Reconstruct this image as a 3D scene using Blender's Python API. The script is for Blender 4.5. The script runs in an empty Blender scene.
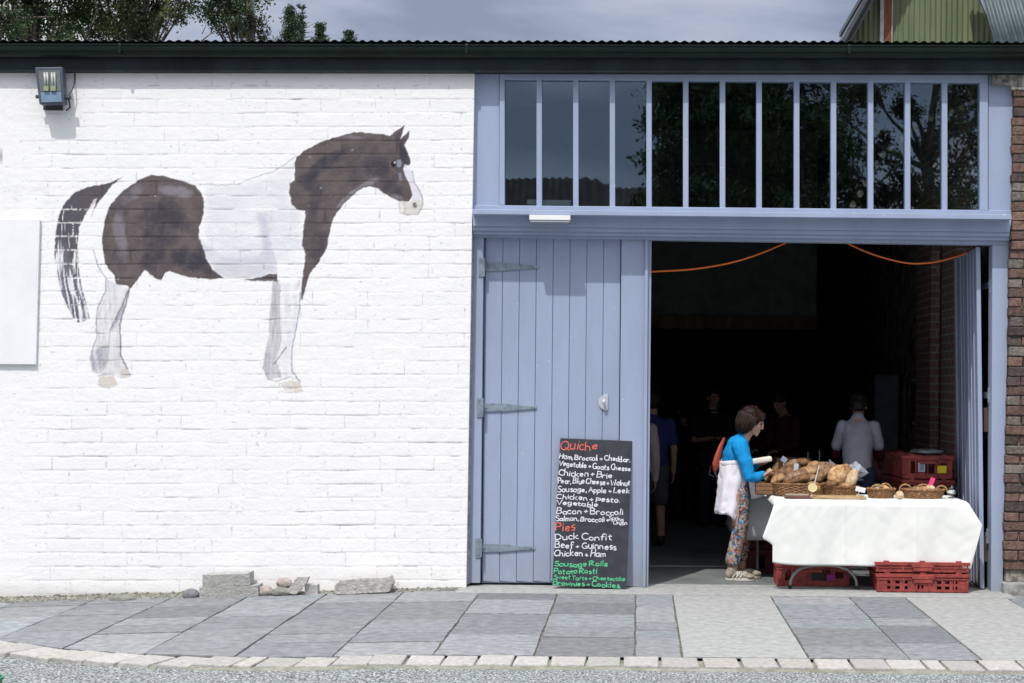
import bpy, bmesh, math, random
import numpy as np
from mathutils import Vector, Matrix, noise as mnoise

random.seed(7)
rng = np.random.default_rng(7)
sc = bpy.context.scene
COL = sc.collection

# ------------------------------------------------------------------ camera
EYE, DIST, FPX, ROLL = 1.67, 13.0, 1612.0, 0.0105
VPX, VPY = 638.0, 383.0
cam = bpy.data.cameras.new('camera')
cam.sensor_width = 36.0
cam.lens = FPX / 1024 * 36
cam.shift_x = -(VPX - 512) / 1024
cam.shift_y = (VPY - 341.5) / 1024
cam.clip_end = 2000
camo = bpy.data.objects.new('camera', cam)
COL.objects.link(camo)
camo.matrix_world = Matrix.Translation((0, -DIST, EYE)) @ Matrix.Rotation(math.pi/2, 4, 'X') @ Matrix.Rotation(ROLL, 4, 'Z')
sc.camera = camo

# ------------------------------------------------------------------ world + sun
SUN = Vector((0.40, 1.0, -1.9)).normalized()          # direction the light travels
elev = math.asin(-SUN.z)
azim = math.atan2(-SUN.x, -SUN.y)                      # compass angle of the sun, clockwise from +Y
w = bpy.data.worlds.new('World'); sc.world = w; w.use_nodes = True
nt = w.node_tree; nt.nodes.clear()
out = nt.nodes.new('ShaderNodeOutputWorld'); bg = nt.nodes.new('ShaderNodeBackground')
sky = nt.nodes.new('ShaderNodeTexSky'); sky.sky_type = 'NISHITA'; sky.sun_disc = False
sky.sun_elevation = elev; sky.sun_rotation = azim; sky.air_density = 1.0; sky.dust_density = 1.5
tc = nt.nodes.new('ShaderNodeTexCoord')
mp = nt.nodes.new('ShaderNodeMapping'); mp.inputs['Scale'].default_value = (1.6, 1.6, 4.6); mp.inputs['Location'].default_value = (7.1, 5.5, 1.3)
n1 = nt.nodes.new('ShaderNodeTexNoise'); n1.inputs['Scale'].default_value = 2.4; n1.inputs['Detail'].default_value = 6; n1.inputs['Roughness'].default_value = 0.52
n1.inputs['Distortion'].default_value = 0.25
cr = nt.nodes.new('ShaderNodeValToRGB')
e = cr.color_ramp.elements
e[0].position = 0.39; e[0].color = (2.2, 2.5, 3.4, 1)
e[1].position = 0.65; e[1].color = (8.0, 7.9, 8.0, 1)
a = e.new(0.475); a.color = (3.3, 3.6, 4.6, 1)
a = e.new(0.555); a.color = (4.5, 4.7, 5.4, 1)
mx = nt.nodes.new('ShaderNodeMix'); mx.data_type = 'RGBA'; mx.inputs[0].default_value = 0.82
bg.inputs['Strength'].default_value = 0.12
L = nt.links.new
L(tc.outputs['Generated'], mp.inputs['Vector']); L(mp.outputs[0], n1.inputs['Vector']); L(n1.outputs['Fac'], cr.inputs[0])
L(sky.outputs[0], mx.inputs[6]); L(cr.outputs[0], mx.inputs[7]); 
sxy = nt.nodes.new('ShaderNodeSeparateXYZ'); L(tc.outputs['Generated'], sxy.inputs[0])
mr = nt.nodes.new('ShaderNodeMapRange'); mr.inputs[1].default_value = 0.30; mr.inputs[2].default_value = 0.95; mr.inputs[3].default_value = 1.0; mr.inputs[4].default_value = 3.9
L(sxy.outputs[2], mr.inputs[0])
vm = nt.nodes.new('ShaderNodeVectorMath'); vm.operation = 'SCALE'; L(mx.outputs[2], vm.inputs[0]); L(mr.outputs[0], vm.inputs['Scale'])

wm = nt.nodes.new('ShaderNodeMix'); wm.data_type = 'RGBA'; wm.blend_type = 'MULTIPLY'; wm.inputs[7].default_value = (1.07, 1.0, 0.87, 1)
m3 = nt.nodes.new('ShaderNodeMapRange'); m3.inputs[1].default_value = 0.30; m3.inputs[2].default_value = 0.55; L(sxy.outputs[2], m3.inputs[0]); L(m3.outputs[0], wm.inputs[0])
L(vm.outputs[0], wm.inputs[6]); L(wm.outputs[2], bg.inputs['Color']); L(bg.outputs[0], out.inputs[0])

sl = bpy.data.lights.new('sun', 'SUN'); sl.energy = 3.2; sl.angle = math.radians(0.53); sl.color = (1.0, 0.965, 0.91)
so = bpy.data.objects.new('sun', sl); COL.objects.link(so)
so.rotation_euler = SUN.to_track_quat('-Z', 'Y').to_euler(); so.location = (-5, -12, 20)

vs = sc.view_settings
vs.view_transform = 'Standard'; vs.look = 'None'; vs.gamma = 1.0; vs.use_curve_mapping = False; vs.exposure = 0.04

# ------------------------------------------------------------------ helpers
CS, SN = math.cos(ROLL), math.sin(ROLL)
def P(px, py, Y):
    """pixel + depth -> world point"""
    dx, dy = px - VPX, py - VPY
    du, dv = dx*CS + dy*SN, -dx*SN + dy*CS
    k = (Y + DIST) / FPX
    return Vector((du*k, Y, EYE - dv*k))
def inv(x, y, z):
    k = (y + DIST) / FPX
    du, dv = x/k, (EYE - z)/k
    return VPX + du*CS - dv*SN, VPY + du*SN + dv*CS

MATS = {}
def nd(nt, t, **kw):
    n = nt.nodes.new(t)
    for k, v in kw.items(): setattr(n, k, v)
    return n
def mat(name, col, rough=0.7, var=0.12, vs_=6.0, bump=0.0, bs=80.0, metal=0.0, spec=0.4, col2=None, stretch=(1,1,1), mixlo=0.35, mixhi=0.7, attr=None, trans=0.0, detail=5):
    """principled material: base colour mottled by noise, fine bump"""
    if name in MATS: return MATS[name]
    m = bpy.data.materials.new(name); m.use_nodes = True; t = m.node_tree
    b = t.nodes['Principled BSDF']
    b.inputs['Roughness'].default_value = rough; b.inputs['Metallic'].default_value = metal
    b.inputs['Specular IOR Level'].default_value = spec
    tcn = nd(t, 'ShaderNodeTexCoord'); mpn = nd(t, 'ShaderNodeMapping'); mpn.inputs['Scale'].default_value = stretch
    t.links.new(tcn.outputs['Object'], mpn.inputs['Vector'])
    n = nd(t, 'ShaderNodeTexNoise'); n.inputs['Scale'].default_value = vs_; n.inputs['Detail'].default_value = detail; n.inputs['Roughness'].default_value = 0.65
    t.links.new(mpn.outputs[0], n.inputs['Vector'])
    r = nd(t, 'ShaderNodeMapRange'); r.inputs[1].default_value = mixlo; r.inputs[2].default_value = mixhi
    t.links.new(n.outputs['Fac'], r.inputs[0])
    mxn = nd(t, 'ShaderNodeMix', data_type='RGBA')
    c2 = col2 if col2 else tuple(c*(1-var*2.2) for c in col)
    mxn.inputs[6].default_value = (*c2, 1); mxn.inputs[7].default_value = (*(col if col2 else tuple(min(1, c*(1+var)) for c in col)), 1)
    t.links.new(r.outputs[0], mxn.inputs[0])
    last = mxn.outputs[2]
    if attr:
        an = nd(t, 'ShaderNodeAttribute', attribute_name=attr)
        mu = nd(t, 'ShaderNodeMix', data_type='RGBA', blend_type='MULTIPLY'); mu.inputs[0].default_value = 1
        t.links.new(last, mu.inputs[6]); t.links.new(an.outputs['Color'], mu.inputs[7]); last = mu.outputs[2]
    t.links.new(last, b.inputs['Base Color'])
    if bump:
        n2 = nd(t, 'ShaderNodeTexNoise'); n2.inputs['Scale'].default_value = bs; n2.inputs['Detail'].default_value = 4
        t.links.new(mpn.outputs[0], n2.inputs['Vector'])
        bp = nd(t, 'ShaderNodeBump'); bp.inputs['Strength'].default_value = bump; bp.inputs['Distance'].default_value = 0.01
        t.links.new(n2.outputs['Fac'], bp.inputs['Height']); t.links.new(bp.outputs[0], b.inputs['Normal'])
    if trans: b.inputs['Transmission Weight'].default_value = trans
    MATS[name] = m
    return m

class MB:
    """collects shapes that become ONE mesh object"""
    def __init__(s): s.v = []; s.f = []; s.c = []; s.col = (1, 1, 1)
    def add(s, vs_, fs, M=None):
        o = len(s.v)
        for p in vs_:
            p = Vector(p)
            if M is not None: p = M @ p
            s.v.append(p)
        for f in fs: s.f.append(tuple(i+o for i in f)); s.c.append(s.col)
        return s
    def box(s, x0, x1, y0, y1, z0, z1, M=None):
        v = [(x0,y0,z0),(x1,y0,z0),(x1,y1,z0),(x0,y1,z0),(x0,y0,z1),(x1,y0,z1),(x1,y1,z1),(x0,y1,z1)]
        return s.add(v, [(0,3,2,1),(4,5,6,7),(0,1,5,4),(1,2,6,5),(2,3,7,6),(3,0,4,7)], M)
    def prism(s, pts, y0, y1):
        """polygon in x,z (list of (x,z)) extruded from y0 (front) to y1"""
        n = len(pts)
        v = [(p[0], y0, p[1]) for p in pts] + [(p[0], y1, p[1]) for p in pts]
        f = [tuple(range(n)), tuple(range(2*n-1, n-1, -1))]
        for i in range(n):
            j = (i+1) % n; f.append((j, i, i+n, j+n))
        return s.add(v, f)
    def pq(s, x0, y0, x1, y1, Ya, Yb, pts=None):
        """pixel rectangle (or pixel polygon pts) at depth Ya, thick to Yb"""
        q = pts or [(x0,y0),(x1,y0),(x1,y1),(x0,y1)]
        w_ = [P(a, b, Ya) for a, b in q]
        return s.prism([(p.x, p.z) for p in w_], Ya, Yb)
    def tube(s, pts, rad, n=8, cap=True, sq=None):
        pts = [Vector(p) for p in pts]
        if not isinstance(rad, list): rad = [rad]*len(pts)
        o = len(s.v); k = len(pts); up = Vector((0,0,1))
        prev = None
        for i, p in enumerate(pts):
            d = (pts[min(i+1,k-1)] - pts[max(i-1,0)])
            d = d.normalized() if d.length > 1e-9 else Vector((0,0,1))
            if prev is None:
                a_ = up if abs(d.z) < 0.9 else Vector((1,0,0))
                u = d.cross(a_).normalized()
            else:
                u = (prev - d*prev.dot(d)).normalized()
            prev = u; vv = d.cross(u).normalized()
            r = rad[i]
            ru, rv = (r if not hasattr(r, '__len__') else r[0]), (r if not hasattr(r, '__len__') else r[1])
            for j in range(n):
                t_ = 2*math.pi*j/n
                s.v.append(p + u*(ru*math.cos(t_)) + vv*(rv*math.sin(t_)))
        for i in range(k-1):
            for j in range(n):
                a_, b_ = o+i*n+j, o+i*n+(j+1)%n
                s.f.append((a_, b_, b_+n, a_+n)); s.c.append(s.col)
        if cap:
            s.f.append(tuple(o+j for j in range(n-1,-1,-1))); s.c.append(s.col)
            s.f.append(tuple(o+(k-1)*n+j for j in range(n))); s.c.append(s.col)
        return s
    def ball(s, c, r, n=12, m=8, M=None, fn=None):
        r = r if hasattr(r, '__len__') else (r,r,r)
        v = []; f = []
        for i in range(m+1):
            ph = math.pi*i/m
            for j in range(n):
                th = 2*math.pi*j/n
                q = Vector((math.sin(ph)*math.cos(th), math.sin(ph)*math.sin(th), math.cos(ph)))
                k = fn(q) if fn else 1.0
                q = Vector((q.x*r[0]*k, q.y*r[1]*k, q.z*r[2]*k))
                if M is not None: q = M @ q
                v.append(Vector(c) + q)
        for i in range(m):
            for j in range(n):
                a_, b_ = i*n+j, i*n+(j+1)%n
                f.append((a_, a_+n, b_+n, b_))
        return s.add(v, f)
    def lathe(s, prof, c=(0,0,0), n=24, ell=1.0, M=None, fn=None):
        v = []; f = []; k = len(prof)
        for i, (r, z) in enumerate(prof):
            for j in range(n):
                t_ = 2*math.pi*j/n
                rr = r*(fn(i, t_) if fn else 1)
                q = Vector((rr*math.cos(t_), rr*ell*math.sin(t_), z))
                if M is not None: q = M @ q
                v.append(q + Vector(c))
        for i in range(k-1):
            for j in range(n):
                a_, b_ = i*n+j, i*n+(j+1)%n
                f.append((a_, b_, b_+n, a_+n))
        return s.add(v, f)
    def build(s, name, m, parent=None, smooth=False, bevel=0, off=None, remesh=0, smth=0, vcol=False):
        off = Vector(off) if off is not None else (ROOT.get(parent.name, Vector((0,0,0))) if parent else Vector((0,0,0)))
        me = bpy.data.meshes.new(name)
        me.from_pydata([tuple(p - off) for p in s.v], [], s.f)
        me.validate(); me.update()
        if vcol and len(me.polygons) == len(s.c):
            at = me.color_attributes.new('tint', 'FLOAT_COLOR', 'CORNER')
            arr = np.ones((len(me.loops), 4), dtype=np.float32); li = 0
            for p_, c_ in zip(me.polygons, s.c):
                arr[p_.loop_start:p_.loop_start+p_.loop_total, :3] = c_
            at.data.foreach_set('color', arr.ravel())
        bm = bmesh.new(); bm.from_mesh(me)
        if smooth or remesh: bmesh.ops.remove_doubles(bm, verts=bm.verts, dist=1e-5)
        bmesh.ops.recalc_face_normals(bm, faces=bm.faces); bm.to_mesh(me); bm.free()
        me.materials.append(m)
        if smooth or remesh: me.polygons.foreach_set('use_smooth', [True]*len(me.polygons))
        o = bpy.data.objects.new(name, me); COL.objects.link(o)
        if parent: o.parent = parent; ROOT[o.name] = off
        if bevel:
            b = o.modifiers.new('bevel', 'BEVEL'); b.width = bevel; b.segments = 2; b.limit_method = 'ANGLE'; b.angle_limit = math.radians(40)
        if remesh:
            r = o.modifiers.new('remesh', 'REMESH'); r.mode = 'VOXEL'; r.voxel_size = remesh; r.use_smooth_shade = True
            if smth:
                q = o.modifiers.new('smooth', 'SMOOTH'); q.factor = 0.5; q.iterations = smth
        return o
ROOT = {}
def tag(o, label=None, cat=None, group=None, kind=None):
    if label: o['label'] = label
    if cat: o['category'] = cat
    if group: o['group'] = group
    if kind: o['kind'] = kind
    return o
def thing(name, loc, label, cat, group=None, rz=0.0):
    """Empty at the thing's base; children's vertices are given in world space (rz=0) and stored local"""
    o = bpy.data.objects.new(name, None); COL.objects.link(o)
    o.location = loc; o.rotation_euler = (0, 0, rz); o.empty_display_size = 0.2
    ROOT[o.name] = Vector(loc)
    return tag(o, label, cat, group)
def copy_tree(o, parent=None):
    c = o.copy(); COL.objects.link(c)
    if parent: c.parent = parent
    for ch in list(o.children): copy_tree(ch, c)
    return c
def struct(o): o['kind'] = 'structure'; return o

# value noise for numpy arrays
def vnoise(x, y, seed=0):
    xi = np.floor(x).astype(np.int64); yi = np.floor(y).astype(np.int64)
    fx = x-xi; fy = y-yi; fx = fx*fx*(3-2*fx); fy = fy*fy*(3-2*fy)
    def h(a_, b_):
        n = (a_*374761393 + b_*668265263 + seed*1274126177) & 0xffffffff
        n = ((n ^ (n >> 13))*1274126177) & 0xffffffff
        return ((n ^ (n >> 16)) & 0xffff)/65535.0
    return (h(xi,yi)*(1-fx)+h(xi+1,yi)*fx)*(1-fy) + (h(xi,yi+1)*(1-fx)+h(xi+1,yi+1)*fx)*fy
def fbm(x, y, seed=0, oc=4):
    s = 0; a_ = 0.5; t = 0
    for i in range(oc):
        s = s + a_*vnoise(x*2**i, y*2**i, seed+i*17); t += a_; a_ *= 0.5
    return s/t

def zg(x):
    """ground height: the pavement falls away to the left of the doors"""
    return -0.134*min(max((-1.4 - x)/3.7, 0), 1.3)
def yk(x):
    """front edge of the paving"""
    return -3.16 + 0.163*max(0.0, -1.8 - x)**2

# ------------------------------------------------------------------ materials
BLUE = mat('blue_gloss_paint', (0.318, 0.378, 0.52), rough=0.45, var=0.045, vs_=3.0, bump=0.12, bs=40, stretch=(1,1,0.25))
def weather_blue(m_):
    t = m_.node_tree; b = t.nodes['Principled BSDF']; src = b.inputs['Base Color'].links[0].from_socket
    tcn = nd(t,'ShaderNodeTexCoord'); n_ = nd(t,'ShaderNodeTexNoise'); n_.inputs['Scale'].default_value = 28; n_.inputs['Detail'].default_value = 3
    t.links.new(tcn.outputs['Object'], n_.inputs['Vector']); r_ = nd(t,'ShaderNodeMapRange'); r_.inputs[1].default_value = 0.72; r_.inputs[2].default_value = 0.75; t.links.new(n_.outputs['Fac'], r_.inputs[0])
    x_ = nd(t,'ShaderNodeMix', data_type='RGBA'); x_.inputs[7].default_value = (0.50,0.53,0.56,1); t.links.new(r_.outputs[0], x_.inputs[0]); t.links.new(src, x_.inputs[6])
    # mud splashed on the lowest part of the woodwork
    s_ = nd(t,'ShaderNodeSeparateXYZ'); t.links.new(tcn.outputs['Object'], s_.inputs[0]); g_ = nd(t,'ShaderNodeMapRange'); g_.inputs[1].default_value = 0.42; g_.inputs[2].default_value = 0.0; t.links.new(s_.outputs[2], g_.inputs[0])
    n3 = nd(t,'ShaderNodeTexNoise'); n3.inputs['Scale'].default_value = 9; n3.inputs['Detail'].default_value = 7; t.links.new(tcn.outputs['Object'], n3.inputs['Vector'])
    mu_ = nd(t,'ShaderNodeMath', operation='MULTIPLY'); t.links.new(g_.outputs[0], mu_.inputs[0]); t.links.new(n3.outputs['Fac'], mu_.inputs[1])
    y_ = nd(t,'ShaderNodeMix', data_type='RGBA'); y_.inputs[7].default_value = (0.26,0.27,0.28,1); t.links.new(mu_.outputs[0], y_.inputs[0]); t.links.new(x_.outputs[2], y_.inputs[6]); t.links.new(y_.outputs[2], b.inputs['Base Color'])
weather_blue(BLUE)
FASC = mat('dark_green_paint', (0.016, 0.024, 0.026), rough=0.5, var=0.25, vs_=2.5, bump=0.08, bs=30, spec=0.15)
GUTM = mat('dark_green_gutter', (0.007, 0.018, 0.013), rough=0.38, var=0.2, vs_=3, spec=0.25)
GALV = mat('galvanised_metal', (0.27, 0.33, 0.39), rough=0.5, var=0.15, vs_=20, metal=0.35)
CONC = mat('pale_concrete', (0.34, 0.35, 0.345), rough=0.9, var=0.12, vs_=16, bump=0.5, bs=120, detail=8)
SLATE = mat('riven_slate', (0.272, 0.29, 0.308), rough=0.75, var=0.22, vs_=13, bump=1.0, bs=55, stretch=(1,1.35,1), attr='tint', detail=12, mixlo=0.3, mixhi=0.75)
JOINT = mat('mossy_joint', (0.16, 0.16, 0.125), rough=1, var=0.3, vs_=14, bump=0.6, bs=160)
SETT = mat('granite_sett', (0.405, 0.398, 0.385), rough=0.85, var=0.12, vs_=30, bump=0.7, bs=90, attr='tint')
ROAD = mat('chipping_road', (0.26, 0.285, 0.29), rough=0.95, var=0.5, vs_=70, bump=0.0, mixlo=0.38, mixhi=0.62)
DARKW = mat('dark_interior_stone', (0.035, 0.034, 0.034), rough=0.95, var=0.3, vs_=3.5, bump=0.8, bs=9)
TIMB = mat('brown_timber', (0.10, 0.062, 0.04), rough=0.8, var=0.25, vs_=10, stretch=(1,1,0.2))
WHITEP = mat('white_plastic', (0.78, 0.79, 0.80), rough=0.4, var=0.02)
BLACK = mat('black_plastic', (0.012, 0.012, 0.014), rough=0.5, var=0.1)
# ------------------------------------------------------------------ ground
m = MB()
xs = [-300,-60,-20,-12] + [(-8 + i*0.5) for i in range(17)] + [3,8,20,60,300]
ys = [-300,-80,-30,-15,-8,-6,-5,-4.5,-4,-3.6,-3,-2,0.05,10,40,300]
V = [(x, y, zg(x)-0.030 + (0 if y < 0.04 else -0.05)) for y in ys for x in xs]
nx = len(xs)
F = [(j*nx+i, j*nx+i+1, (j+1)*nx+i+1, (j+1)*nx+i) for j in range(len(ys)-1) for i in range(nx-1)]
m.add(V, F); road = struct(m.build('road', ROAD))
# chippings: voronoi grain on the road
t = ROAD.node_tree; b = t.nodes['Principled BSDF']
vo = nd(t, 'ShaderNodeTexVoronoi'); vo.inputs['Scale'].default_value = 75
tcn = nd(t, 'ShaderNodeTexCoord'); t.links.new(tcn.outputs['Object'], vo.inputs['Vector'])
rm = nd(t, 'ShaderNodeValToRGB'); rm.color_ramp.elements[0].color = (0.55,0.55,0.55,1); rm.color_ramp.elements[1].color = (1.6,1.6,1.6,1)
sp = nd(t, 'ShaderNodeSeparateColor'); t.links.new(vo.outputs['Color'], sp.inputs[0]); t.links.new(sp.outputs[0], rm.inputs[0])
mu = nd(t, 'ShaderNodeMix', data_type='RGBA', blend_type='MULTIPLY'); mu.inputs[0].default_value = 1
src = b.inputs['Base Color'].links[0].from_socket
t.links.new(src, mu.inputs[6]); t.links.new(rm.outputs[0], mu.inputs[7]); t.links.new(mu.outputs[2], b.inputs['Base Color'])
bp = nd(t, 'ShaderNodeBump'); bp.inputs['Strength'].default_value = 1.0; bp.inputs['Distance'].default_value = 0.008
t.links.new(vo.outputs['Distance'], bp.inputs['Height']); bp.invert = True; t.links.new(bp.outputs[0], b.inputs['Normal'])

# bed of the pavement (joints show it)
m = MB()
cx = [-6.0 + i*0.25 for i in range(65)]
V = []; F = []
for x in cx: V += [(x, yk(x)+0.0, zg(x)-0.007), (x, 0.1, zg(x)-0.007), (x, yk(x), zg(x)-0.09)]
for i in range(len(cx)-1):
    a_ = i*3; F += [(a_, a_+3, a_+4, a_+1), (a_+2, a_+5, a_+3, a_)]
m.add(V, F); struct(m.build('pavement_bed', JOINT))

# slate slabs
cols = []
x = 0.0
cols.append((0.0, 0.29, 's')); cols.append((0.29, 1.06, 'c')); cols.append((1.06, 1.68, 's')); cols.append((1.68, 2.12, 's')); cols.append((2.12, 2.93, 'c'))
xx = 2.93
while xx < 10: cols.append((xx, xx+0.616, 's')); xx += 0.616
xx = 0.0
while xx > -5.9: cols.append((xx-0.616, xx, 's')); xx -= 0.616
ms = MB(); mc = MB()
random.seed(11)
for (xa, xb, kind) in cols:
    g = 0.006
    back = -0.30 if xa > -1.4 and xb < 3.2 else -0.10
    if kind == 'c':
        y0 = back; y1 = lambda x_: yk(x_)
        mc.add([(xa+g, back, 0.002), (xb-g, back, 0.002), (xb-g, yk(xb), 0.002), (xa+g, yk(xa), 0.002),
                (xa+g, back, -0.03), (xb-g, back, -0.03), (xb-g, yk(xb), -0.03), (xa+g, yk(xa), -0.03)],
               [(0,3,2,1),(0,1,5,4),(2,3,7,6),(1,2,6,5),(3,0,4,7)])
        continue
    y = back - random.uniform(0, 0.02)
    first = True
    while True:
        ln = random.choice([0.3, 0.36, 0.45, 0.6, 0.75, 0.95])
        if first: ln *= random.uniform(0.5, 1); first = False
        yn = y - ln
        ya, yb = yk(xa), yk(xb)
        last = yn < max(ya, yb) + 0.22
        fa, fb = (ya, yb) if last else (yn+0.024, yn+0.020)
        if y - max(fa, fb) < 0.04: break
        tone = random.uniform(0.66, 1.12); wmt = random.uniform(-0.03, 0.03)
        ms.col = (tone*(1+wmt), tone, tone*(1-wmt*0.6))
        N = 4; zt = random.uniform(-0.002, 0.003)
        v = []
        # slightly wobbly riven outline
        for k in range(N+1):
            t_ = k/N; ja = random.uniform(-0.005, 0.005); jb = random.uniform(-0.005, 0.005)
            yyA = y + (fa-y)*t_; yyB = y + (fb-y)*t_
            v += [(xa+g+ja, yyA, zg(xa)+0.002+zt), (xb-g+jb, yyB, zg(xb)+0.002+zt)]
        n0 = len(v)
        v += [(p[0], p[1], p[2]-0.03) for p in v]
        f = []
        for k in range(N):
            a_ = 2*k; f += [(a_, a_+2, a_+3, a_+1), (a_, a_+n0, a_+2+n0, a_+2), (a_+1, a_+3, a_+3+n0, a_+1+n0)]
        f += [(0, 1, 1+n0, n0), (2*N, 2*N+n0, 2*N+1+n0, 2*N+1)]
        ms.add(v, f)
        y = yn
        if last: break
struct(ms.build('pavement', SLATE, vcol=True, bevel=0.004))
struct(mc.build('pavement_concrete', CONC))
# threshold of the doorway and the floor inside
m = MB()
m.add([(-1.42, -0.298, 0.004), (3.0, -0.298, 0.004), (3.0, 0.32, 0.012), (-1.42, 0.32, 0.012), (-1.42, -0.298, -0.08), (3.0, -0.298, -0.08), (3.0, 0.32, -0.08), (-1.42, 0.32, -0.08)],
      [(0,1,2,3),(0,4,5,1),(0,3,7,4),(1,5,6,2)])
struct(m.build('threshold', CONC))
m = MB(); m.box(-7, 2.98, 0.321, 9.2, -0.1, 0.008)
FLOOR = mat('floor_screed', (0.20, 0.215, 0.215), rough=0.85, var=0.2, vs_=2.5, bump=0.3, bs=60, col2=(0.11,0.118,0.12))
struct(m.build('floor', FLOOR))
m = MB(); m.box(-6.6, 2.6, 1.62, 1.68, 0.0085, 0.013)
struct(m.build('floor_strip', mat('floor_line', (0.5,0.51,0.5), var=0.1)))

# kerb setts
m = MB(); random.seed(5)
x = -5.95
while x < 9.5:
    wd = random.uniform(0.195, 0.225)
    if random.random() < 0.07: wd *= 0.5
    gp = random.uniform(0.008, 0.022)
    if random.random() < 0.08: gp = 0.035
    tone = random.uniform(0.86, 1.1); m.col = (tone*random.uniform(0.98,1.03), tone, tone*random.uniform(0.96,1.01))
    slope = (yk(x+wd)-yk(x))/wd; ang = math.atan(slope)
    xr = x - 0.0
    cxm, cym = x+wd/2, yk(x+wd/2)-0.012
    M = Matrix.Translation((cxm, cym, zg(cxm))) @ Matrix.Rotation(ang, 4, 'Z')
    wl = wd/math.cos(ang)
    dpt = random.uniform(0.27, 0.295); zt = random.uniform(-0.004, 0.004)
    j = lambda: random.uniform(-0.006, 0.006)
    v = [(-wl/2+j(),-dpt+j(),-0.09),(wl/2+j(),-dpt+j(),-0.09),(wl/2,0,-0.09),(-wl/2,0,-0.09),(-wl/2+j(),-dpt+j()+.006,zt-0.004),(wl/2+j(),-dpt+j()+.006,zt-0.004),(wl/2+j(),j(),zt),(-wl/2+j(),j(),zt)]
    m.add(v, [(4,5,6,7),(0,1,5,4),(1,2,6,5),(2,3,7,6),(3,0,4,7)], M)
    x += wd + gp
struct(m.build('kerb', SETT, vcol=True, bevel=0.008))
m = MB(); v = []; f = []
for i, x in enumerate(cx):
    v += [(x, yk(x)-0.010, zg(x)-0.022), (x, yk(x)-0.288, zg(x)-0.016), (x, yk(x)-0.318-0.012*math.sin(x*5.3), zg(x)-0.029+0.003*math.sin(x*7)), (x, yk(x)-0.36, zg(x)-0.10)]
for i in range(len(cx)-1):
    for k in range(3): a_ = i*4+k; f.append((a_, a_+1, a_+5, a_+4))
m.add(v, f); struct(m.build('kerb_haunching', mat('mortar_haunch', (0.30,0.30,0.27), rough=1, var=0.3, vs_=9, bump=0.8, bs=60, col2=(0.16,0.165,0.12))))

# ------------------------------------------------------------------ workshop building
bld = thing('workshop_building', (0, 0, 0), 'long low workshop with white painted block wall, blue doors and dark green gutter', 'building')

# painted block wall: fine relief, painted horse
XR_T = P(474.5, 72, 0).x; XR_B = P(466, 592, 0).x
X0, X1, Z0, Z1 = -6.3, 0.0, -0.20, P(300, 71, 0).z + 0.02
ST = 0.0062
NX = int((XR_T - X0)/ST)+1; NZ = int((Z1-Z0)/ST)+1
sx = np.linspace(0, 1, NX); szz = np.linspace(0, 1, NZ)
SX, SZ = np.meshgrid(sx, szz)
Zw = Z0 + SZ*(Z1-Z0)
xr = XR_B + (XR_T - XR_B)*np.clip((Zw-0)/(Z1-0), 0, 1)
Xw = X0 + SX*(xr-X0)
du = Xw*FPX/DIST; dv = (EYE-Zw)*FPX/DIST
PX = VPX + du*CS - dv*SN; PY = VPY + du*SN + dv*CS
# block bond following the photo's courses (13.75 px high, about 56 px long)
wob = (fbm(PX/60, PY/60, 3, 3)-0.5)*2.2
cy_ = (PY + wob*0.7 - 305.4)/13.75
row = np.floor(cy_).astype(int); fy = (cy_-row)*13.75
hsh = lambda a_, b_=0: (np.abs(np.sin(a_*12.9898 + b_*78.233)*43758.5453) % 1)
offx = np.where(row % 2 == 0, 0, 27.5) + (hsh(row)-0.5)*16
cxp = (PX + (fbm(PX/25, PY/25, 9, 2)-0.5)*2 - 20 + offx)/54.5
colm = np.floor(cxp).astype(int); fx = (cxp-colm)*54.5
dj = np.minimum(np.minimum(fy, 13.75-fy)/1.0, 1e9); dvj = np.minimum(fx, 54.5-fx)
jw = 0.85 + 0.7*fbm(PX/30, PY/9, 21, 3)
hj = np.clip(1 - dj/jw, 0, 1); vj = np.clip(1 - dvj/(jw*0.95), 0, 1)
jm = np.clip(fbm(PX/70, PY/50, 40, 3)*2.2-0.55, 0.12, 1)*np.clip((PX-18)/25, 0.1, 1)      # joints filled in places, smooth at far left
joint = np.maximum(hj*1.0, vj*1.15*np.clip(hsh(row, colm)*1.6+0.1, 0, 1))*jm
rel = joint*0.0029 + (hsh(row, colm)-0.5)*0.0018*np.clip((PX-18)/25,0,1) - (fbm(PX/9, PY/6, 50, 4)-0.5)*0.0024 - (fbm(PX/2.3, PY/1.8, 52, 2)-0.5)*0.0014
tip = (hsh(row+5, colm+3)-0.5)*0.0022*(fy/13.75-0.5)*np.clip((PX-18)/25,0,1)
Yw = rel + tip
white = np.array([0.81, 0.81, 0.815])
C = np.ones((*PX.shape, 3))*white
def blend(a_, col): 
    global C
    C = C*(1-a_[..., None]) + np.array(col)*a_[..., None]
# grime in the open joints, and flaked spots
crk = np.clip((fbm(PX/13, PY/2.2, 60, 3)-0.56)*7, 0, 1)*np.clip(joint*1.8, 0, 1)
crack_y = np.clip(1-np.abs(fy-0.7)/0.75, 0, 1)*np.clip((fbm(PX/17+row*7.3, row*3.1, 63, 3)-0.575)*9, 0, 1)*np.clip((PX-20)/30, 0, 1)
crk_v = np.clip(1-np.abs(fx-0.5)/0.7, 0, 1)*np.clip((hsh(row+3, colm)-0.42)*3, 0, 1)*np.clip((fbm(PX/9,PY/5,66,2)-0.35)*4,0,1)*np.clip((PX-20)/30, 0, 1)
Yw += crack_y*0.003
blend(np.clip(crk*0.5 + crack_y*0.42 + crk_v*0.62, 0, 0.85), (0.30, 0.30, 0.315))
spots = np.clip((fbm(PX/3.0, PY/2.2, 70, 2)-0.83)*12, 0, 1)
blend(spots*0.6, (0.32, 0.31, 0.31))
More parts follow.
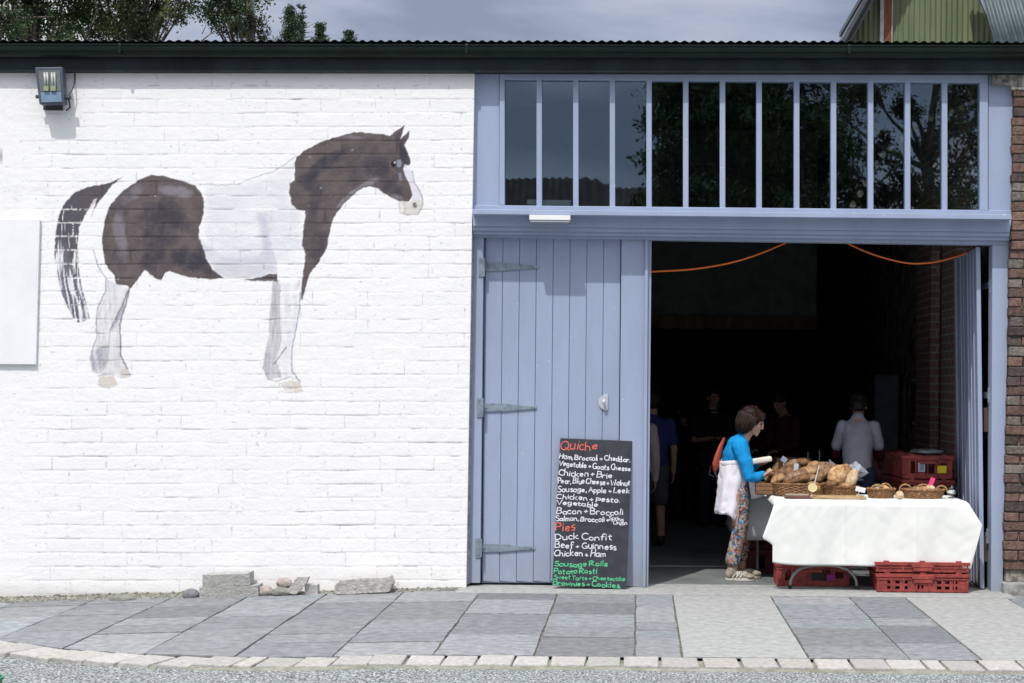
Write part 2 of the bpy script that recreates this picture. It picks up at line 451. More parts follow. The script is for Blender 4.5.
blend(np.clip(fbm(PX/45, PY/30, 77, 4)-0.5, 0, 1)*0.30, (0.66, 0.69, 0.73))
# damp, dirty foot of the wall
foot = np.clip((PY - 588 + (PX*-0.02) + 10*fbm(PX/14, PY/14, 80, 3))/14, 0, 1)
blend(foot*0.6, (0.45, 0.46, 0.43))
blend(np.clip(1-np.abs(PX-28)/34, 0, 1)*np.clip((fbm(PX/16, PY/9, 83, 3)-0.52)*4, 0, 1)*np.clip(1-np.abs(PY-200)/30, 0, 1)*0.5, (0.5,0.5,0.52))
blend(np.clip(1.5-np.abs(PX-1)/1.5, 0, 1)*np.clip(1-np.abs(PY-156)/10, 0, 1)*0.8, (0.2,0.2,0.22))

def sdist(pts, closed=True, wid=None):
    """signed distance (px), positive inside; open polylines give -distance"""
    n = len(pts); pts = np.array(pts, float)
    x0_, x1_ = pts[:,0].min()-4, pts[:,0].max()+4; y0_, y1_ = pts[:,1].min()-4, pts[:,1].max()+4
    mask = (PX > x0_) & (PX < x1_) & (PY > y0_) & (PY < y1_)
    px = PX[mask] + (jit1[mask]); py = PY[mask] + jit2[mask]
    best = np.full(px.shape, 1e9); inside = np.zeros(px.shape, bool); tt = np.zeros(px.shape)
    rngn = n if closed else n-1
    for i in range(rngn):
        a_ = pts[i]; b_ = pts[(i+1) % n]; d = b_-a_; L2 = max((d**2).sum(), 1e-9)
        t_ = np.clip(((px-a_[0])*d[0]+(py-a_[1])*d[1])/L2, 0, 1)
        q = np.hypot(px-a_[0]-t_*d[0], py-a_[1]-t_*d[1])
        tt = np.where(q < best, (i+t_)/max(rngn,1), tt)
        best = np.minimum(best, q)
        if closed and a_[1] != b_[1]:
            c_ = ((a_[1] > py) != (b_[1] > py)) & (px < (b_[0]-a_[0])*(py-a_[1])/(b_[1]-a_[1])+a_[0])
            inside ^= c_
    s = np.where(inside, best, -best) if closed else -best
    full = np.full(PX.shape, -1e9); full[mask] = s
    ft = np.zeros(PX.shape); ft[mask] = tt
    return full, ft
jit1 = (fbm(PX/3, PY/3, 90, 2)-0.5)*1.4; jit2 = (fbm(PX/3, PY/3, 95, 2)-0.5)*1.4
HM = np.zeros(PX.shape)
def fill(pts, col, al=1.0, soft=0.8, tex=None, mark=True):
    global HM
    s, _ = sdist(pts); a_ = np.clip(s/soft+0.5, 0, 1)*al
    if tex is not None: a_ = a_*tex
    blend(a_, col)
    if mark: HM = np.maximum(HM, a_)
def stroke(pts, wd, col, al=1.0, tex=None):
    global HM
    s, _ = sdist(pts, closed=False); a_ = np.clip((wd/2+s)/0.7+0.5, 0, 1)*al
    if tex is not None: a_ = a_*tex
    blend(a_, col); HM = np.maximum(HM, a_*0.9)
def blob(cx_, cy2, rx, ry, ang, col, al, within):
    """soft patch of another pigment inside a painted shape"""
    c_, s_ = math.cos(ang), math.sin(ang)
    u = ((PX-cx_)*c_+(PY-cy2)*s_)/rx; v_ = (-(PX-cx_)*s_+(PY-cy2)*c_)/ry
    d = np.sqrt(u*u+v_*v_) + (fbm(PX/8, PY/8, 99, 3)-0.5)*0.9
    blend(np.clip((1.28-d)*1.7, 0, 1)*al*within, col)

BR = (0.108, 0.089, 0.090); NV = (0.024, 0.028, 0.044); LT = (0.30, 0.28, 0.33); GRY = (0.46, 0.46, 0.55)
lat = np.clip(0.25+fbm(PX/18, PY/12, 101, 3), 0, 1)
# soft greys of the white body
body_g = [(199,238),(206,258),(214,270),(224,277),(245,279),(259,277),(269,273),(276,273),(276,262),(271,248),(268,232),(267,215),(258,214),(260,226),(263,246),(258,256),(240,258),(222,256),(210,248)]
fill(body_g, GRY, 0.72, 4.0, 0.35+0.65*lat)
fill([(255,212),(272,210),(276,222),(270,232),(272,250),(266,262),(262,240)], GRY, 0.45, 5.0, lat)
fill([(266,180),(284,170),(294,164),(293,182),(288,190),(274,188)], GRY, 0.35, 6.0, lat)
fill([(206,188),(240,186),(270,178),(290,182),(288,200),(300,212),(302,250),(276,262),(240,262),(206,252)], (0.56,0.57,0.65), 0.55, 7.0, lat)
fill([(276,250),(282,262),(300,262),(303,255),(290,258)], (0.62,0.66,0.72), 0.3, 3.0)
stroke([(200,184),(220,185),(239.6,184),(252.7,177.5),(272.5,172),(284,165),(295.6,156.6)], 1.2, (0.40,0.41,0.46), 0.7)
stroke([(272,251),(276,262),(277,275)], 1.0, (0.45,0.45,0.5), 0.5)
# hind legs
hl = [(105.9,278.6),(105.3,291.8),(97.6,307),(96.5,322.5),(97,335.7),(93.2,346.7),(90.5,358),(89.9,364),(93.2,371),(97.6,375),(99,377),(114,376),(116.3,376.4),(124,378.6),(131,376),(127.3,368.7),(120.7,355.5),(120.7,344.5),(119.6,324.7),(124,309.3),(129.5,289.6),(118,284)]
streak = np.clip(fbm(PX/2.2, PY/14, 111, 3)*1.7-0.45, 0, 1)
fill(hl, (0.40,0.40,0.45), 0.62, 1.2, 0.35+0.65*streak)
fill([(109,338),(119,320),(124,309),(129,292),(125,291),(121,305),(112,325)], (0.24,0.23,0.29), 0.75, 2.0, 0.3+0.7*streak)
fill([(90,352),(108,345),(109,362),(99,374),(93,371),(90,362)], (0.36,0.36,0.43), 0.65, 2.0, 0.25+0.75*streak)
stroke([(93,250),(98.7,267.6),(105.9,278.6),(105.3,291.8),(97.6,307),(96.5,322.5),(97,335.7),(93.2,346.7),(90,360)], 1.3, (0.27,0.27,0.34), 0.75)
stroke([(129.5,287),(127,300),(124,309.3),(119.6,324.7),(120.7,344.5),(120.7,355.5),(127.3,368.7)], 1.6, (0.16,0.14,0.17), 0.8)
stroke([(128,290),(122,306),(115.2,320),(110,330)], 1.4, (0.16,0.14,0.16), 0.75)
stroke([(110,330),(108.6,345),(108.1,360),(101,372)], 1.0, (0.38,0.37,0.43), 0.7)
stroke([(104,301),(100,312),(98,320)], 1.0, (0.40,0.38,0.42), 0.6)
stroke([(112,303),(107,312),(104,320)], 0.9, (0.42,0.40,0.45), 0.6)
for k in range(4): stroke([(98+k*2.2,351+k*4),(93.5+k*1.3,357+k*4.6),(91+k*2.2,361+k*3.9)], 1.6, (0.24,0.23,0.29), 0.6, streak)
fill([(91,350),(100,346),(104,360),(98,374),(92,370)], (0.30,0.29,0.36), 0.5, 3.0, streak)
HOOF = (0.58, 0.535, 0.475)
fill([(99,377),(114,375.7),(117.8,385),(112,387),(101,386.5),(98.5,382)], HOOF, 0.85)
fill([(119,370),(127.3,368.7),(131.6,376.4),(122,378)], HOOF, 0.75)
stroke([(98,376),(106,374.5),(114,375)], 1.0, (0.35,0.34,0.4), 0.7); stroke([(98,384),(103,387),(110,388)], 1.1, (0.3,0.3,0.36), 0.6)
# fore legs
fl = [(272.5,280.5),(279.5,280.5),(279.5,304.3),(279.5,325),(280.5,336.7),(278.6,350),(276.7,361.4),(282.4,376.7),(268,379.5),(262.4,367),(265.2,352),(269,334.8),(269,317.6),(270.6,304.3)]
fill(fl, (0.27,0.25,0.31), 0.85, 1.2, 0.45+0.5*streak*np.clip((392-PY)/60,0.35,1))
fill([(279.5,283),(300,283),(298.6,313.8),(294.8,334.8),(291,352),(292,371),(299,380),(285,380),(278,366),(280,345),(280,325)], (0.48,0.49,0.55), 0.55, 2.0, 0.15+0.85*streak)
stroke([(301.4,287),(298.6,313.8),(294.8,334.8),(291.5,352),(292,371),(300,382)], 1.3, (0.24,0.26,0.35), 0.78)
stroke([(279.8,285),(279.5,304),(279.8,325),(281,337),(279,350)], 1.1, (0.22,0.2,0.24), 0.55, 0.4+0.6*lat)
stroke([(273.8,364),(280,356),(286.2,347)], 1.4, (0.2,0.17,0.18), 0.75)
for k in range(3): stroke([(267+k*3.4,352),(265+k*4,366),(271+k*4,377)], 1.6, (0.3,0.29,0.36), 0.6, streak)
fill([(263,360),(270,350),(276,360),(282,377),(270,380),(264,372)], (0.34,0.33,0.4), 0.5, 3.0, streak)
stroke([(263,368),(268,379),(276,381),(290,377)], 1.2, (0.28,0.26,0.3), 0.65)
fill([(280,383),(291,381),(293,391),(285,391)], HOOF, 0.7); fill([(291,380.5),(300,382.4),(303,391),(293.5,392)], HOOF, 0.85)
stroke([(281,392),(293,392.5),(303,391.5)], 1.0, (0.35,0.34,0.38), 0.6)
# tail
tail = [(123.4,176.9),(109.7,182.9),(87.3,186.9),(74.8,192.4),(64.9,202.3),(58.7,214.8),(55.4,234.7),(54.4,254.6),(57.4,274.5),(61.2,291.9),(67.4,306.8),(76.1,323),(82,322),(89.8,319.3),(86,301.9),(81,284.4),(78.6,267),(77.3,247),(79.3,227),(84.8,216),(93.5,199.8),(97,198.6),(91,217),(96,205.8),(104.7,194.8),(112.2,184.9)]
u_ = PX + 0.0016*(PY-254)**2*(PY > 210)*np.where(PY > 254, -0.9, -0.4) + (fbm(PY/30, PX*0+1, 7, 2)-0.5)*3
strk = fbm(u_/1.5, PY/26, 120, 3)
dens = np.clip((0.98 - (PY-200)/150), 0.32, 1.2)
ta = np.clip((strk - (0.62-0.50*dens))*9, 0, 1)
ta = np.maximum(ta, np.clip((215-PY)/12, 0, 1)*0.95)
ta = ta*(1-0.75*np.clip(joint*2.2, 0, 1)*(PY > 205)*(fbm(PX/2, PY/2, 131, 2) > 0.42))
fill(tail, (0.062,0.060,0.078), 0.97, 0.9, ta)
fill([(85,190),(108,185),(104,193),(92,205),(84,214),(78,205)], (0.115,0.085,0.08), 0.55, 4.0, lat)
fill(tail, (0.36,0.36,0.50), 0.35, 2.0, np.clip((PY-225)/60, 0, 1)*np.clip(fbm(u_/2.5, PY/18, 125, 2)*1.6-0.3,0,1))
# rump
rump = [(140.7,178.7),(151,175),(165.4,176.3),(181.8,180.8),(194,184.9),(201.2,192),(204.3,203.3),(203.3,215.6),(199.2,226.9),(199.2,238.2),(203.3,248.4),(206.4,258.7),(212,269),(223.8,278.2),(210.5,279.6),(190,277.2),(177.7,274),(169.5,271.4),(165,273),(161.3,280.4),(155.1,278.2),(144.8,270),(138.7,278.2),(131,288.5),(126.4,285.4),(116.1,284.3),(114.1,275.1),(107.9,269),(103.8,258.7),(101.8,240.2),(104.9,219.7),(109,207.4),(118.2,195.1),(128.4,186.9)]
fill(rump, BR); s, _ = sdist(rump); rin = np.clip(s/3, 0, 1)
blob(160,224,20,26,0.2,NV,0.62,rin); blob(186,258,26,10,0.15,NV,0.75,rin); blob(150,262,10,8,-0.6,NV,0.6,rin)
blob(176,191,16,5,0.15,LT,0.55,rin); blob(120,235,6,26,-0.1,LT,0.45,rin); blob(132,194,12,6,-0.7,LT,0.35,rin)
brn = np.clip(fbm((PX+PY*0.3)/7, (PY-PX*0.3)/12, 150, 5)*2.4-0.95, 0, 1)
blend(rin*0.30*brn, (0.20,0.165,0.165)); blend(rin*0.5*np.clip(fbm((PX-PY*0.3)/14, PY/16, 153, 5)*2.8-1.25,0,1), NV)
blob(118,255,6,14,-0.2,NV,0.35,rin); blob(196,206,5,14,0,(0.12,0.088,0.08),0.5,rin)
# neck, head and chest
neck = [(296.9,156.7),(304.2,151.1),(317,143.8),(331.6,138.2),(344.5,134.7),(355.7,132.2),(370.2,133),(383.1,134.2),(389.6,135.8),(396,131),(404.4,125.4),(401.9,134.2),(400.3,139.4),(404.9,135),(409.9,130.1),(408.4,138.2),(404.4,145.1),(407.3,151.9),(410.5,159.1),(410.5,164),(408.4,165.6),(404.9,164.8),(403.3,169.6),(407.3,179.3),(411.3,189),(412.1,195.4),(408.9,201.8),(399.2,201),(392.8,198.6),(383.1,193),(376.7,188.1),(370.2,186.5),(363.8,187.3),(357.3,191.4),(349.3,198.6),(341.2,206.7),(335.6,214.7),(331.5,224),(329.7,233.5),(326.4,248.9),(318.7,262),(308.8,275.3),(306.2,286),(302.4,300),(301,299),(302.2,279.7),(304.4,264.3),(305.5,254.4),(301.8,244.5),(303.3,229.1),(305.5,215.9),(305,211),(296.7,209.3),(292.3,205),(289,191.8),(289.7,183),(294.5,180.8),(295,163.2)]
fill(neck, BR); s, _ = sdist(neck); rin = np.clip(s/2.5, 0, 1)
blob(322,165,28,6,-0.62,NV,0.75,rin); blob(312,185,14,7,0.5,NV,0.55,rin); blob(376,166,15,10,0.2,NV,0.62,rin)
blob(403,152,4,14,-0.35,NV,0.8,rin); blob(365,186,14,3,-0.5,LT,0.55,rin); blob(345,200,14,2.5,-0.8,LT,0.5,rin)
blob(392,190,14,6,0.6,NV,0.5,rin); blob(322,255,8,12,0.5,NV,0.45,rin); blob(340,178,10,6,-0.3,(0.12,0.09,0.082),0.5,rin); blob(352,137,12,2,0.1,LT,0.35,rin)
blend(rin*0.28*brn, (0.20,0.165,0.165)); blend(rin*0.5*np.clip(fbm((PX+PY*0.6)/15, PY/13, 157, 5)*2.8-1.25,0,1), NV)
blob(316,200,5,12,0.2,NV,0.4,rin); blob(395,197,8,3,0.2,LT,0.5,rin)
fill([(245,279.2),(259.3,277.5),(269.2,273.7),(276.9,274.2),(277.6,281.4),(266,281),(250,280.5)], (0.085,0.07,0.072), 0.95)
fill([(404.9,164.8),(412,172),(414.5,182.5),(421.8,193.8),(423,201.8),(414,201),(412,199),(412.1,195.4),(411.3,189),(407.3,179.3),(403.3,169.6)], (0.66,0.65,0.72), 0.9)
fill([(397.5,203),(402,201),(409,203),(413,199),(423,201),(422,207),(418,213.5),(407,214.5),(400,213),(398,208)], (0.60,0.58,0.54), 0.9)
stroke([(412,171),(414.5,182),(420,191),(423.3,200),(422,207.5),(418,214),(407,214.8),(400,213)], 1.1, (0.22,0.21,0.25), 0.75)
fill([(401,202),(404,207),(403,213),(400.5,213),(399.5,206)], (0.72,0.71,0.70), 0.9)
stroke([(404,203),(405.5,208),(404.5,213)], 0.8, (0.3,0.29,0.31), 0.6)
t_ = [(415+2.4*math.cos(k/8*6.28), 205+3.0*math.sin(k/8*6.28)) for k in range(8)]; fill(t_, (0.14,0.145,0.16), 0.95)
fill([(417,202),(418.5,205),(417,208),(416.4,205)], (0.6,0.58,0.55), 0.7)
t_ = [(399+3.1*math.cos(k/8*6.28), 163.5+4.2*math.sin(k/8*6.28)) for k in range(8)]; fill(t_, (0.26,0.29,0.36), 0.85)
t_ = [(393.8+2.9*math.cos(k/8*6.28), 163.8+3.2*math.sin(k/8*6.28)) for k in range(8)]; fill(t_, (0.012,0.012,0.015), 1)
t_ = [(394.6+0.8*math.cos(k/6*6.28), 162.6+0.8*math.sin(k/6*6.28)) for k in range(6)]; fill(t_, (0.7,0.72,0.75), 1)
fill([(398.5,173),(401.5,173),(402.3,180),(399.5,181.5)], (0.22,0.25,0.33), 0.75, 1.5)
stroke([(389.5,160),(391,168),(396,172)], 0.9, (0.18,0.12,0.1), 0.8)
for cx_, cy2 in [(321,188),(352,150),(310,157),(336,243),(118,279),(155,196)]:
    t_ = [(cx_+1.2*math.cos(k/6*6.28), cy2+0.7*math.sin(k/6*6.28)) for k in range(6)]; fill(t_, (0.5,0.5,0.52), 0.6, 1.0)
# grime keeps darkening open joints inside the paint
dk = np.clip(crack_y*0.55 + crk*0.35, 0, 0.6)*np.clip(HM*1.3, 0, 1)
blend(dk, (0.03,0.028,0.032)); blend(np.clip(joint*2.0-0.2,0,0.42)*(C[...,1]<0.22), (0.045,0.037,0.037))
lightspeck = (fbm(PX/1.6, PY/1.3, 140, 2) > 0.875)*HM*0.3; blend(lightspeck, (0.36,0.34,0.35))

PM = bpy.data.materials.new('painted_blockwork'); PM.use_nodes = True
t = PM.node_tree; b = t.nodes['Principled BSDF']; b.inputs['Roughness'].default_value = 0.75; b.inputs['Specular IOR Level'].default_value = 0.25
an = nd(t, 'ShaderNodeAttribute', attribute_name='pigment'); t.links.new(an.outputs['Color'], b.inputs['Base Color'])
tcn = nd(t, 'ShaderNodeTexCoord'); n2 = nd(t, 'ShaderNodeTexNoise'); n2.inputs['Scale'].default_value = 90; n2.inputs['Detail'].default_value = 5
t.links.new(tcn.outputs['Object'], n2.inputs['Vector']); bp = nd(t, 'ShaderNodeBump'); bp.inputs['Strength'].default_value = 0.22; bp.inputs['Distance'].default_value = 0.006
t.links.new(n2.outputs['Fac'], bp.inputs['Height']); t.links.new(bp.outputs[0], b.inputs['Normal'])

# painted area of the horse = faces near any horse pigment
full_h = [(54,176),(80,170),(123,172),(150,172),(200,181),(250,175),(297,152),(340,132),(404,123),(412,128),(425,195),(424,212),(400,217),(375,190),(345,208),(332,235),(322,262),(306,292),(298,340),(305,394),(262,392),(260,350),(270,284),(210,284),(165,284),(140,285),(124,325),(133,380),(100,390),(87,365),(95,300),(100,285),(96,255),(92,322),(70,322),(54,290),(50,235)]
s, _ = sdist(full_h); HMASK = (np.maximum(HM, 0) > 0.08) | (s > 3)
def grid_obj(name, facemask, parent, verts, cols):
    idx = np.arange(NX*NZ).reshape(NZ, NX)
    q = np.stack([idx[:-1,:-1], idx[:-1,1:], idx[1:,1:], idx[1:,:-1]], -1)[facemask]
    used, invx = np.unique(q.ravel(), return_inverse=True)
    me = bpy.data.meshes.new(name); n = len(used); k = len(q)
    me.vertices.add(n); me.vertices.foreach_set('co', verts[used].astype(np.float32).ravel())
    me.loops.add(k*4); me.loops.foreach_set('vertex_index', invx.astype(np.int32))
    me.polygons.add(k); me.polygons.foreach_set('loop_start', np.arange(k, dtype=np.int32)*4)
    me.update(calc_edges=True)
    ca = me.color_attributes.new('pigment', 'FLOAT_COLOR', 'POINT')
    arr = np.ones((n, 4), np.float32); arr[:, :3] = cols[used]; ca.data.foreach_set('color', arr.ravel())
    me.polygons.foreach_set('use_smooth', np.ones(k, bool)); me.materials.append(PM)
    o = bpy.data.objects.new(name, me); COL.objects.link(o); o.parent = parent; ROOT[o.name] = Vector((0,0,0))
    return o
verts = np.stack([Xw, Yw, Zw], -1).reshape(-1, 3); cc = C.reshape(-1, 3)
fm = HMASK[:-1,:-1]
wall = grid_obj('wall', ~fm, bld, verts, cc); wall['label'] = 'white painted block wall with a horse painted on it'
mur = grid_obj('horse_mural', fm, wall, verts, cc); mur['label'] = 'life-size brown and white horse painted on the wall'

# body of the wall behind the painted skin, its return into the doorway, and the wall going on left
WP = mat('white_masonry_paint', (0.78, 0.79, 0.81), rough=0.8, var=0.04, vs_=4, bump=0.5, bs=25)
m = MB()
m.prism([(-6.3, -0.2), (XR_B-0.012, -0.2), (XR_T-0.012, Z1), (-6.3, Z1)], 0.03, 0.34)
m.prism([(XR_B-0.03, -0.2), (XR_B-0.001, -0.2), (XR_T-0.001, Z1), (XR_T-0.03, Z1)], 0.004, 0.10)
m.box(-22, -6.3, 0.0, 0.34, -0.3, Z1)
m.build('wall_core', WP, bld)
# ------------------------------------------------------------------ blue window screen over the doors
YPNL = 0.065
m = MB()
m.pq(0,0,0,0, YPNL, 0.14, pts=[(474.5,73),(499.3,73),(499.3,206),(472,206)])
m.build('window_side_panel', BLUE, bld); m = MB()
m.pq(0,0,0,0, YPNL, 0.14, pts=[(988.5,74),(1013,74),(1011.5,212),(988.5,212)])
m.build('window_side_panel', BLUE, bld)
WY = 0.045
wf = MB()
wf.pq(0,0,0,0, WY, 0.15, pts=[(499.6,72.5),(988,73.5),(988,82.5),(499.6,79.2)])       # head
wf.pq(0,0,0,0, WY, 0.15, pts=[(499.6,79.2),(504.6,79.2),(504.6,205),(499.4,205)])
wf.pq(0,0,0,0, WY, 0.15, pts=[(980,82.5),(988,82.5),(988,211),(980,211)])
wf.pq(0,0,0,0, WY, 0.15, pts=[(472.2,205),(1011.5,210.3),(1011.5,214.5),(472.2,209.4)])
win = wf.build('window_frame', BLUE, bld, bevel=0.003)
m = MB()
m.pq(0,0,0,0, -0.125, 0.15, pts=[(472.2,209.2),(1011.5,214.3),(1012,219.5),(472.2,214.2)])
m.build('window_sill', BLUE, bld, bevel=0.004)
mulx = [504.6, 539.2, 575.8, 612.4, 649.1, 685.8, 722.6, 759.2, 796.8, 833.7, 870.8, 907.8, 944.8, 980]
for i, x in enumerate(mulx[1:-1]):
    m = MB(); tp = 79.2 + (x-505)/475*3.3; bt = 205 + (x-505)/475*5
    m.pq(x-2.7, tp-0.5, x+2.7, bt+0.8, 0.052, 0.12)
    m.build('mullion', BLUE, win, bevel=0.004)
GL = bpy.data.materials.new('window_glass'); GL.use_nodes = True; t = GL.node_tree; t.nodes.clear()
o_ = nd(t, 'ShaderNodeOutputMaterial'); tr = nd(t, 'ShaderNodeBsdfTransparent'); tr.inputs[0].default_value = (0.80, 0.85, 0.84, 1)
gs = nd(t, 'ShaderNodeBsdfGlossy'); gs.inputs['Roughness'].default_value = 0.012; gs.inputs[0].default_value = (0.72,0.86,1.0,1)
fr = nd(t, 'ShaderNodeFresnel'); fr.inputs[0].default_value = 1.52
ad = nd(t, 'ShaderNodeMath', operation='MULTIPLY_ADD'); ad.inputs[1].default_value = 1.7; ad.inputs[2].default_value = 0.075
tcn = nd(t, 'ShaderNodeTexCoord'); nn = nd(t, 'ShaderNodeTexNoise'); nn.inputs['Scale'].default_value = 1.3; nn.inputs['Detail'].default_value = 1
bp = nd(t, 'ShaderNodeBump'); bp.inputs['Strength'].default_value = 0.05; bp.inputs['Distance'].default_value = 0.05
t.links.new(tcn.outputs['Object'], nn.inputs['Vector']); t.links.new(nn.outputs['Fac'], bp.inputs['Height']); t.links.new(bp.outputs[0], gs.inputs['Normal'])
ms_ = nd(t, 'ShaderNodeMixShader')
t.links.new(fr.outputs[0], ad.inputs[0]); t.links.new(ad.outputs[0], ms_.inputs[0]); t.links.new(tr.outputs[0], ms_.inputs[1]); t.links.new(gs.outputs[0], ms_.inputs[2]); t.links.new(ms_.outputs[0], o_.inputs[0])
for i in range(13):
    xa, xb = mulx[i]+(2.5 if i else 0), mulx[i+1]-(2.5 if i < 12 else 0)
    m = MB(); ta = 79.2+(xa-505)/475*3.3; ba = 205+(xa-505)/475*5
    m.pq(xa-1.5, ta-1.5, xb+1.5, ba+1.5, 0.095, 0.099)
    m.build('pane', GL, win)

# beam, head and posts of the doorway
m = MB()
m.pq(0,0,0,0, -0.012, 0.20, pts=[(472.5,214.4),(1011.5,219.7),(1010,232),(473,226)])
m.build('lintel_beam', BLUE, bld, bevel=0.004)
m = MB()
m.pq(0,0,0,0, 0.010, 0.20, pts=[(473,226.2),(1010,232.2),(1009.5,236.5),(473,230.5)])
m.pq(0,0,0,0, 0.035, 0.20, pts=[(473,230.6),(1009.5,236.6),(1009.4,240.5),(473,234.2)])
m.pq(0,0,0,0, 0.075, 0.20, pts=[(473,234.4),(1009.4,240.7),(1009.3,245.0),(473,236.9)])
m.build('door_head', BLUE, bld, bevel=0.003)
post = MB()
post.pq(0,0,0,0, 0.09, 0.22, pts=[(472.5,236.9),(483.6,237.1),(480.0,583),(466,583)])
post.build('door_post', BLUE, bld, bevel=0.003)
m = MB()
m.pq(0,0,0,0, 0.12, 0.22, pts=[(621.5,239),(645,239.5),(642.5,587),(618.5,586)])
m.pq(0,0,0,0, 0.095, 0.24, pts=[(645,239.5),(648.3,239.6),(645.6,587),(642.5,587)])
m.pq(0,0,0,0, 0.125, 0.24, pts=[(648.3,239.6),(651.6,239.7),(648.2,587),(645.6,587)])
m.build('door_post', BLUE, bld, bevel=0.002)
m = MB()
m.pq(0,0,0,0, 0.075, 0.22, pts=[(992.5,245),(1009.3,245.2),(1002.5,596.5),(991,596.5)])
m.build('door_post', BLUE, bld, bevel=0.003)
GRIME = mat('grey_mortar_fill', (0.30,0.33,0.36), rough=1, var=0.2, vs_=15, bump=0.5)
m = MB(); m.pq(0,0,0,0, 0.05, 0.10, pts=[(470.5,236.5),(473.6,236.5),(469.0,584),(464.5,584)])
m.build('mortar_fillet', GRIME, bld)

# closed door: eight boards
DY = 0.15
dr = MB()
L0, R0, L1, R1 = 486.2, 620.7, 482.6, 617.7
for k in range(8):
    ta, tb = k/8, (k+1)/8
    g = 0.24
    dr.pq(0,0,0,0, DY + random.uniform(0,0.002), DY+0.04, pts=[(L0+(R0-L0)*ta+(g if k else 0),237.6),(L0+(R0-L0)*tb-(g if k<7 else 0),238.0),(L1+(R1-L1)*tb-(g if k<7 else 0),582.5),(L1+(R1-L1)*ta+(g if k else 0),581)])
door = dr.build('door', BLUE, bld, bevel=0.003)
m = MB(); m.pq(0,0,0,0, DY+0.012, DY+0.05, pts=[(485,238),(620,238),(617,583),(482,583)])
m.build('door_backing', mat('blue_paint_in_groove', (0.24,0.30,0.44), var=0.1), door)
def strap(y):
    m = MB(); lx = 484.5 - (y-266)/316*3.6
    m.pq(0,0,0,0, DY-0.012, DY-0.001, pts=[(lx,y-4.5),(lx+20,y-4.0),(lx+53.5,y-1.0),(lx+54,y+1.2),(lx+20,y+3.8),(lx,y+4.2)])
    m.pq(0,0,0,0, 0.082, 0.10, pts=[(lx-5.8,y-10),(lx-1.2,y-10),(lx-1.2,y+10),(lx-5.8,y+10)])
    q = P(lx-0.6, y, 0.085); m.tube([(q.x,0.088,q.z-0.075),(q.x,0.088,q.z+0.075)], 0.011, 10)
    for k in (4, 22, 49):
        q = P(lx+k, y, DY); m.ball((q.x, DY-0.013, q.z), (0.007,0.004,0.007), 8, 4)
    for k in (-7, 7):
        q = P(lx-3.6, y+k, 0.08); m.ball((q.x, 0.081, q.z), (0.006,0.004,0.006), 8, 4)
    m.build('strap_hinge', GALV, door, bevel=0.0015)
for y in (267, 407.5, 548): strap(y)
m = MB()
q = P(604.5, 402.5, DY)
pts = [(q.x+0.028, q.z+0.066)] + [(q.x+0.028-0.078*math.sin(a_), q.z+0.066*math.cos(a_)) for a_ in [math.pi*k/10 for k in range(1,10)]] + [(q.x+0.028, q.z-0.066)]
m.prism(pts, DY-0.012, DY+0.001)
m.tube([(q.x-0.004,DY-0.012,q.z+0.006),(q.x-0.004,DY-0.035,q.z+0.006)], 0.010, 12); m.ball((q.x-0.004,DY-0.043,q.z+0.006),(0.017,0.013,0.021),12,8)
m.build('door_handle', mat('white_metal', (0.58,0.61,0.65), rough=0.3, metal=0.3, var=0.03), door, bevel=0.002)
# white signal box under the sill
nb = thing('sensor_box', tuple(P(549.5,218,-0.06)), 'small white rectangular box fixed under the window sill above the door', 'box')
m = MB(); m.pq(0,0,0,0, -0.155, -0.013, pts=[(529.3,214.9),(570.4,215.4),(570.2,220.2),(529.3,219.8)]); m.build('housing', WHITEP, nb, bevel=0.003)
m = MB(); m.pq(0,0,0,0, -0.150, -0.013, pts=[(530.2,220.1),(569.6,220.5),(569.4,222.4),(530.2,222.0)]); m.build('base_plate', mat('grey_plastic', (0.33,0.36,0.40), rough=0.5, var=0.03), nb, bevel=0.002)

# open door leaf, folded back into the building
hx = P(985.2, 420, 0.16).x
lt = P(976.5, 247, 0.16); lb = P(980.5, 595, 0.16)
def leaf(nm, xt, xb, y0, y1, zt, zb, parent, sgn=1):
    d = MB(); n = 9
    for k in range(n):
        ya, yb = y0+(y1-y0)*k/n+0.002, y0+(y1-y0)*(k+1)/n-0.002
        o1 = random.uniform(-0.0015, 0.0015)
        o1, o2 = random.uniform(-0.010,0.002), random.uniform(-0.002,0.010)
        o1 += 0.078*(ya-y0)/(y1-y0); o2 += 0.078*(yb-y0)/(y1-y0)
        v = [(xb+o1,ya,zb),(xb+o2,yb,zb),(xt+o2,yb,zt),(xt+o1,ya,zt),(xb+o1+0.04,ya,zb),(xb+o2+0.04,yb,zb),(xt+o2+0.04,yb,zt),(xt+o1+0.04,ya,zt)]
        # rounded bead down each board so raking light catches it
        d.add(v, [(0,1,2,3),(4,7,6,5),(0,4,5,1),(1,5,6,2),(2,6,7,3),(3,7,4,0)])
    o = d.build(nm, BLUE, parent, bevel=0.006)
    return o
od = leaf('open_door', lt.x, lb.x, 0.20, 1.52, lt.z, 0.02, bld)
od['label'] = 'open blue boarded door leaf folded back inside the doorway'
m = MB(); m.prism([(lb.x-0.002, 0.02),(lb.x+0.032,0.02),(lt.x+0.032,lt.z),(lt.x-0.002,lt.z)], 0.165, 0.199)
m.build('edge_strip', BLUE, od, bevel=0.003)
for z in (0.45, 1.6, 2.5):
    m = MB(); m.box(lb.x+0.045, lb.x+0.052, 0.2, 0.75, z-0.025, z+0.025); m.tube([(lb.x+0.055,0.17,z-0.06),(lb.x+0.055,0.17,z+0.06)],0.012,8)
    m.build('strap_hinge', GALV, od)
for (pya, pyb) in ((408,432),(536,562)):
    m = MB(); m.pq(984.2, pya, 991.5, pyb, 0.20, 0.30); m.build('timber_block', TIMB, bld, bevel=0.003)
